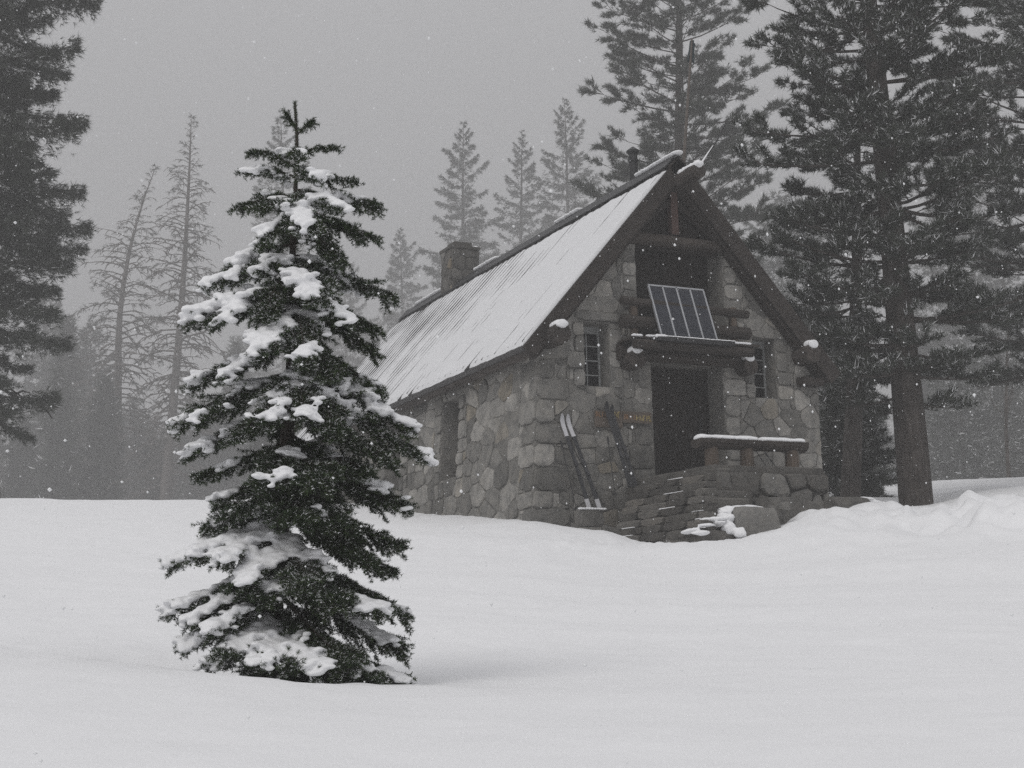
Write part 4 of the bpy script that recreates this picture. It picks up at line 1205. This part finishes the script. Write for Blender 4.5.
# ------------------------------------------------------------------ the tall conifers
def conifer(seed, H, Rm, base=.15, n=70, style='fir', tuft=.22, per=16, blades=12, trunk_r=.3, lean=(0, 0), bend=None, snow=.03, dead=0.0, prof=None, twist=1.0, width=.09, clump=.30, twigs=True, whorl=0):
    """returns (trunk mesh builder, foliage verts, mat index, tone); base: share of the height without live boughs"""
    rg = np.random.default_rng(seed); rr = random.Random(seed)
    tm = MB(); k = 14; pts = []
    def stem(h):
        s = h / H; x, y = lean[0] * s, lean[1] * s
        if bend: x += bend[0] * max(0, s - bend[2]) ** 2; y += bend[1] * max(0, s - bend[2]) ** 2
        return np.array([x + .012 * H * math.sin(3 * s + seed), y + .010 * H * math.sin(2.3 * s + seed * 2), h])
    hs = [H * i / k for i in range(k + 1)]
    tm.tube([tuple(stem(0) - np.array([0, 0, 2.5]))] + [tuple(stem(h)) for h in hs], [trunk_r * 1.12] + [trunk_r * (1.08 * (1 - h / H) ** .85 + .02) for h in hs], 10, True, 0, .5, .03)
    if prof is None: prof = ([0, .12, .35, .7, 1.0], [.55, .9, 1.0, .6, .05])
    tP = []; tD = []; tS = []
    for i in range(n):
        f = (i + rr.random()) / n; f = f ** .9
        z = H * (base + (1 - base) * f)
        if whorl: z = round(z / whorl) * whorl + rr.gauss(0, .10 * whorl)
        az = i * 2.39996 + rr.uniform(-.5, .5)
        Lb = Rm * np.interp(f, *prof) * rr.uniform(.48, 1.15)
        el = np.interp(f, [0, .4, .8, 1], [-.38, -.15, .22, .9]) + rr.uniform(-.16, .16)
        if style == 'pine': el += .12
        dh = np.array([math.cos(az), math.sin(az), 0]); up = np.array([0, 0, 1.0])
        root = stem(z); curl = rr.uniform(.05, .28) if style != 'snag' else rr.uniform(-.75, -.1)
        if style == 'snag': el += rr.uniform(.1, .5)
        def ax(t): return root + dh * (Lb * t * math.cos(el)) + up * (Lb * (t * math.sin(el) + curl * t * t))
        ts = [0, .3, .6, .85, 1.0]
        br = max(.012, trunk_r * .13 * (1 - f * .5)) * (Lb / Rm + .3)
        if style == 'snag': br *= 1.4
        tm.tube([tuple(ax(t)) for t in ts], [br, br * .8, br * .55, br * .3, br * .12], 4, False)
        sd = np.array([-dh[1], dh[0], 0])
        isdead = rr.random() < dead
        if isdead or style == 'snag':
            for q in range(rr.randint(5, 10)):            # bare side twigs hanging off the limb
                t = rr.uniform(.25, .95); p = ax(t); sg = rr.choice((-1, 1)); l2 = Lb * rr.uniform(.15, .38) * (1.1 - t * .5)
                e = p + dh * l2 * .5 + sd * sg * l2 * .6 + up * l2 * rr.uniform(-.75, .1)
                mdl = (p + e) / 2 + up * l2 * .12
                tm.tube([tuple(p), tuple(mdl), tuple(e)], [br * .75, br * .6, br * .35], 3, False)
            if isdead: continue
        m = max(3, int(per * Lb / Rm * (.6 + Lb / Rm)))
        if style == 'pine':                              # limbs fork into branchlets, each ending in an upswept brush of needles
            nb = max(4, int(4 + 5.5 * Lb / Rm)); q_ = max(4, int(m / nb))
            for c in range(nb + 1):
                t = 1.0 if c == nb else rr.uniform(.16, .97) ** .8; sg = 0 if c == nb else rr.choice((-1, 1))
                p0 = ax(min(t, .97)); l2 = (clump * 1.5 + Lb * .26 * (1.1 - t)) * rr.uniform(.6, 1.2)
                dr = unit(dh * rr.uniform(.5, 1.0) + sd * sg * rr.uniform(.4, 1.1) + up * rr.uniform(-.05, .45))
                p1 = p0 + dr * l2 + up * l2 * .16
                tm.tube([tuple(p0), tuple((p0 + p1) / 2), tuple(p1)], [br * .4, br * .28, br * .12], 3, False)
                f_ = .25 + .80 * rg.random(q_) ** .7
                tP.append(p0 + np.outer(f_, p1 - p0) + rg.normal(size=(q_, 3)) * np.array([.11, .11, .06]) * clump * 1.6)
                tD.append(unit(dr * .8 + up * .35 + rg.normal(size=(q_, 3)) * .45)); tS.append(tuft * rg.uniform(.7, 1.25, q_))
        else:
            t = .12 + .88 * rg.random(m) ** .75
            lat = rg.normal(size=m) * Lb * .24 * (1.12 - t)
            P = root + np.outer(t, dh) * Lb * math.cos(el) + np.outer(t * math.sin(el) + curl * t * t, up) * Lb + np.outer(lat, sd)
            P[:, 2] += -np.abs(lat) * .35 + rg.normal(size=m) * .035 * Lb - .1 * tuft
            tP.append(P); tD.append(unit(dh + np.outer(np.sign(lat) * .7, sd) + np.outer(rg.uniform(-.55, .25, m), up) + rg.normal(size=(m, 3)) * .25)); tS.append(tuft * rg.uniform(.7, 1.3, m))
    if not tP: return tm, None
    P = np.vstack(tP); D = np.vstack(tD); S = np.concatenate(tS); nT = len(P)
    idx = np.repeat(np.arange(nT), blades); N = len(idx)
    U = rg.normal(size=(N, 3)); Dn = D[idx]; U -= Dn * (U * Dn).sum(1)[:, None]; U = unit(U)
    ln = S[idx] * rg.uniform(.6, 1.1, N)
    V = needle_tris(P[idx] + Dn * (S[idx] * rg.uniform(-.25, .35, N))[:, None], Dn, U, ln, ln * width * rg.uniform(.8, 1.4, N), rg.uniform(.25, 1.15, N), rg)
    sn = (rg.random(N) < snow * (.35 + 1.3 * np.repeat(rg.random(nT), blades))) & (U[:, 2] > -.2)
    tone = np.repeat(rg.random(nT), blades) * .6 + rg.random(N) * .4
    return tm, (V.reshape(-1, 3), sn.astype(int), tone)

def place(name, label, cat, mb_fol, loc, bark, parts=True, group=None, rz=0.0, needle=None):
    tm, fol = mb_fol
    o = empty(name, loc, rz); tag(o, label, cat, group)
    tm.build('trunk', [bark], o, smooth=True)
    if fol:
        V, mi, tone = fol
        link('crown', tri_mesh('crown', V, np.arange(len(V)).reshape(-1, 3), mi, tone), [needle or NEEDLE2, SNOWCAP], o)
    return o
def gz(x, y): return float(ground(np.array([x]), np.array([y]))[0])
def at(x, y, dz=-.15): return (x, y, gz(x, y) + dz)

PB = ([0, .08, .25, .55, .8, 1.0], [.55, .85, 1.0, .85, .55, .1])
place('pine_tree', 'tall pine with thick straight trunk right of the hut, snow dusting its layered boughs', 'pine tree',
      conifer(101, 21, 2.8, .11, 250, 'pine', .165, 230, 12, .345, (-.5, .3), snow=.16, prof=PB, clump=.30, whorl=.62, width=.11), at(6.36, .75), BARK2)
place('pine_tree', 'slimmer leaning pine close behind the hut\'s right corner, partly hidden by the eave', 'pine tree',
      conifer(102, 11.5, 1.9, .24, 50, 'fir', .22, 60, 11, .24, (1.0, -.5), snow=.09), at(8.0, 5.3), BARK2)
place('pine_tree', 'pine cut off by the right edge of the picture, boughs reaching in from the side', 'pine tree',
      conifer(103, 21, 3.5, .12, 190, 'pine', .19, 200, 12, .36, (.4, 0), snow=.15, prof=PB, clump=.34, whorl=.7, width=.11), at(16.7, 5.9), BARK2)
place('fir_tree', 'dense dark conifer at the left edge of the picture, lower boughs hanging above snow', 'conifer',
      conifer(104, 32, 3.8, .085, 270, 'fir', .20, 330, 11, .5, (-1.0, .4), snow=.03, dead=.04, prof=([0, .05, .2, .55, .8, 1], [.5, .8, 1.0, .95, .5, .05])), at(-10.2, 22.3), BARK2)
place('pine_tree', 'big spreading pine rising directly behind the hut\'s gable peak', 'pine tree',
      conifer(105, 34, 5.0, .20, 175, 'pine', .27, 230, 11, .48, (.3, 0), snow=.02, prof=([0, .15, .4, .65, .85, 1.0], [.75, 1.0, .85, .75, .5, .12]), clump=.50), at(22.9, 36.0), BARK2)
place('dead_tree', 'tall grey snag with drooping bare limbs, the taller of the two at left', 'dead tree',
      conifer(106, 45.5, 5.3, .2, 230, 'snag', .45, 16, 9, .55, (1.8, -.6), snow=.05, prof=([0, .3, .7, 1], [.95, 1.0, .75, .08]), dead=.66), at(16.1, 115.8), DEADW)
place('dead_tree', 'bent grey snag whose top curves over to the right, left of the taller snag', 'dead tree',
      conifer(107, 42.5, 5.8, .2, 180, 'snag', .45, 16, 9, .6, (-.2, .2), bend=(18.0, -8.0, .55), snow=.05, prof=([0, .3, .7, 1], [.8, 1.0, .8, .1]), dead=.62), at(13.5, 125.5), DEADW)
FP = ([0, .15, .5, .75, .9, 1.0], [1.0, 1.0, .92, .68, .36, .04])
far = [
 ('fir_tree', 'faint fir whose tip shows just left of the young fir\'s top', 43.5, 168.3, 66, 6.5, 201),
 ('fir_tree', 'pale pointed fir in the fog left of the chimney', 47.1, 133.2, 40.5, 4.6, 202),
 ('fir_tree', 'faint broad fir in the fog just right of the young fir\'s middle boughs', 48.3, 154.8, 42, 5.6, 203),
 ('fir_tree', 'grey fir with ragged crown rising directly above the hut\'s chimney', 41.8, 102.5, 43.6, 4.3, 204),
 ('fir_tree', 'left and fainter of the two tall firs above the middle of the roof', 57.2, 122.8, 50.5, 4.2, 205),
 ('fir_tree', 'right and taller of the two tall firs above the middle of the roof', 54.4, 107.5, 49.0, 4.6, 206),
 ('fir_tree', 'misty fir low on the left between the big conifer and the snags', 9.6, 118, 25, 3.2, 207),
 ('fir_tree', 'very faint fir half hidden behind the big conifer at far left', 7.4, 130, 31, 3.8, 208),
 ('fir_tree', 'misty fir right of the taller snag, beside the young fir', 17.7, 103, 16, 3.8, 209),
 ('fir_tree', 'misty fir just right of the hut\'s right roof slope', 50.5, 65, 27.5, 5.0, 210),
 ('fir_tree', 'grey fir deep in the fog behind the pine at right', 70, 66, 38, 5.5, 211),
 ('fir_tree', 'small snow laden fir in the gap right of the thick pine trunk', 33.2, 28.9, 9.5, 2.6, 212),
 ('fir_tree', 'taller snow streaked fir near the right edge behind the snow bank', 38.7, 31.8, 13, 3.0, 213),
 ('fir_tree', 'snow covered young fir tucked behind the hut\'s right corner', 9.2, 6.5, 3.9, 1.15, 214),
 ('fir_tree', 'bushy fir left of the thick pine trunk with snow on its boughs', 17.5, 18.0, 7.5, 2.3, 215),
]
for nm, lab, x, y, H, Rm, sd_ in far:
    close = H < 15 and y < 40
    if not close or y > 25:                              # deeper in the fog, same bearing and apparent size
        k_ = 1.38 if not close else 1.5; top = gz(x, y) + H
        x, y = CAMP[0] + (x - CAMP[0]) * k_, CAMP[1] + (y - CAMP[1]) * k_; H = CAMP[2] + (top - CAMP[2]) * k_ - gz(x, y); Rm *= k_
    place(nm, lab, 'fir tree', conifer(sd_, H, Rm * (1 if close else 1.2), .06 if close else .18, 130 if close else 150, 'fir', .16 * Rm ** .6 * (1 if close else 1.05), 56 if close else 120, 9, .05 + H * .009, snow=.16 if close else .06, prof=FP, width=.13), at(x, y), BARK2)

# the wood beyond, one grey mass in the fog
def wood():
    rg = np.random.default_rng(77); VV = []; MI = []; TT = []; tb = MB()
    protos = [conifer(300 + i, 1.0, .068 + .015 * i, .12, 90, 'fir', .042, 46, 7, .014, prof=FP, width=.16, snow=.025, twigs=False) for i in range(5)]
    k = 0
    while k < 135:
        u = rg.uniform(-.5, .52)
        v = 118 + 152 * rg.random() ** .7; H = rg.choice([1, 1, 1.25]) * rg.uniform(11, 24) * (1 + (v - 105) / 400)
        if u < -.2: H *= rg.uniform(.7, 1.35)
        if -.23 < u < .13: H *= .62 + .3 * (u < -.07) * rg.random()
        if u > .13: v = rg.uniform(120, 260); H = rg.uniform(9, 17) if u < .24 else rg.uniform(14, 28)
        x, y = CAMP[0] + FW[0] * v + RT[0] * u * v, CAMP[1] + FW[1] * v + RT[1] * u * v
        a = rg.uniform(0, 6.28); tm, (V, mi, tone) = protos[k % 5]
        c, s = math.cos(a), math.sin(a); Rz = np.array([[c, -s, 0], [s, c, 0], [0, 0, 1]])
        z = gz(x, y); wd = rg.uniform(.85, 1.3)
        sc = np.array([H * wd, H * wd, H])
        VV.append((V * sc) @ Rz.T + np.array([x, y, z])); MI.append(mi); TT.append(tone)
        tb.tube([(x, y, z - 1), (x, y, z + H * .5), (x, y, z + H)], [H * .012, H * .008, .02], 6, False)
        k += 1
    V = np.vstack(VV); tv = np.array(tb.v); tf = np.array([t for f in tb.f for t in ((f[0], f[1], f[2]), (f[0], f[2], f[3]))])
    F = np.vstack([np.arange(len(V)).reshape(-1, 3), tf + len(V)])
    mi = np.concatenate([np.concatenate(MI), np.full(len(tf), 2)]); tone = np.concatenate([np.concatenate(TT), np.full(len(tf), .5)])
    o = link('distant_forest', tri_mesh('distant_forest', np.vstack([V, tv]), F, mi, tone), [NEEDLE2, SNOWCAP, BARK2])
    tag(o, 'far conifer wood fading into grey fog behind the hut and the nearer trees', 'forest', kind='stuff')
    print('forest faces', len(F))
wood()
# a bare sapling by the roof and a twig poking out of the snow at right
sa = empty('bare_sapling', at(24.0, 16.5)); tag(sa, 'thin leafless sapling standing beyond the hut\'s right roof slope', 'sapling')
m = MB(); m.tube([(0, 0, -.3), (.1, 0, 3), (.5, 0, 6.2), (1.0, 0, 8.4)], [.09, .07, .04, .012], 6)
rq2 = random.Random(8)
for i in range(22):
    z = rq2.uniform(3, 8.0); x = np.interp(z, [0, 3, 6.2, 8.4], [0, .1, .5, 1.0]); a = rq2.uniform(0, 6.28); l = rq2.uniform(.4, 1.1)
    m.tube([(x, 0, z), (x + math.cos(a) * l * .5, math.sin(a) * l * .5, z + l * .5), (x + math.cos(a) * l * .7, math.sin(a) * l * .7, z + l * 1.1)], [.02, .014, .005], 4, False)
m.build('stem', [DEADW], sa)
tw = CAMP + FW * 14.0 + RT * 14.0 * .331; 
tg = empty('twig', at(tw[0], tw[1], 0)); tag(tg, 'tiny dark twig tip sticking out of the snow at the right edge', 'twig')
m = MB(); m.tube([(0, 0, -.1), (.01, 0, .06), (-.02, 0, .13)], [.008, .006, .003], 5); m.tube([(.01, 0, .05), (.05, 0, .1)], [.005, .002], 4); m.build('stem', [BARK], tg)
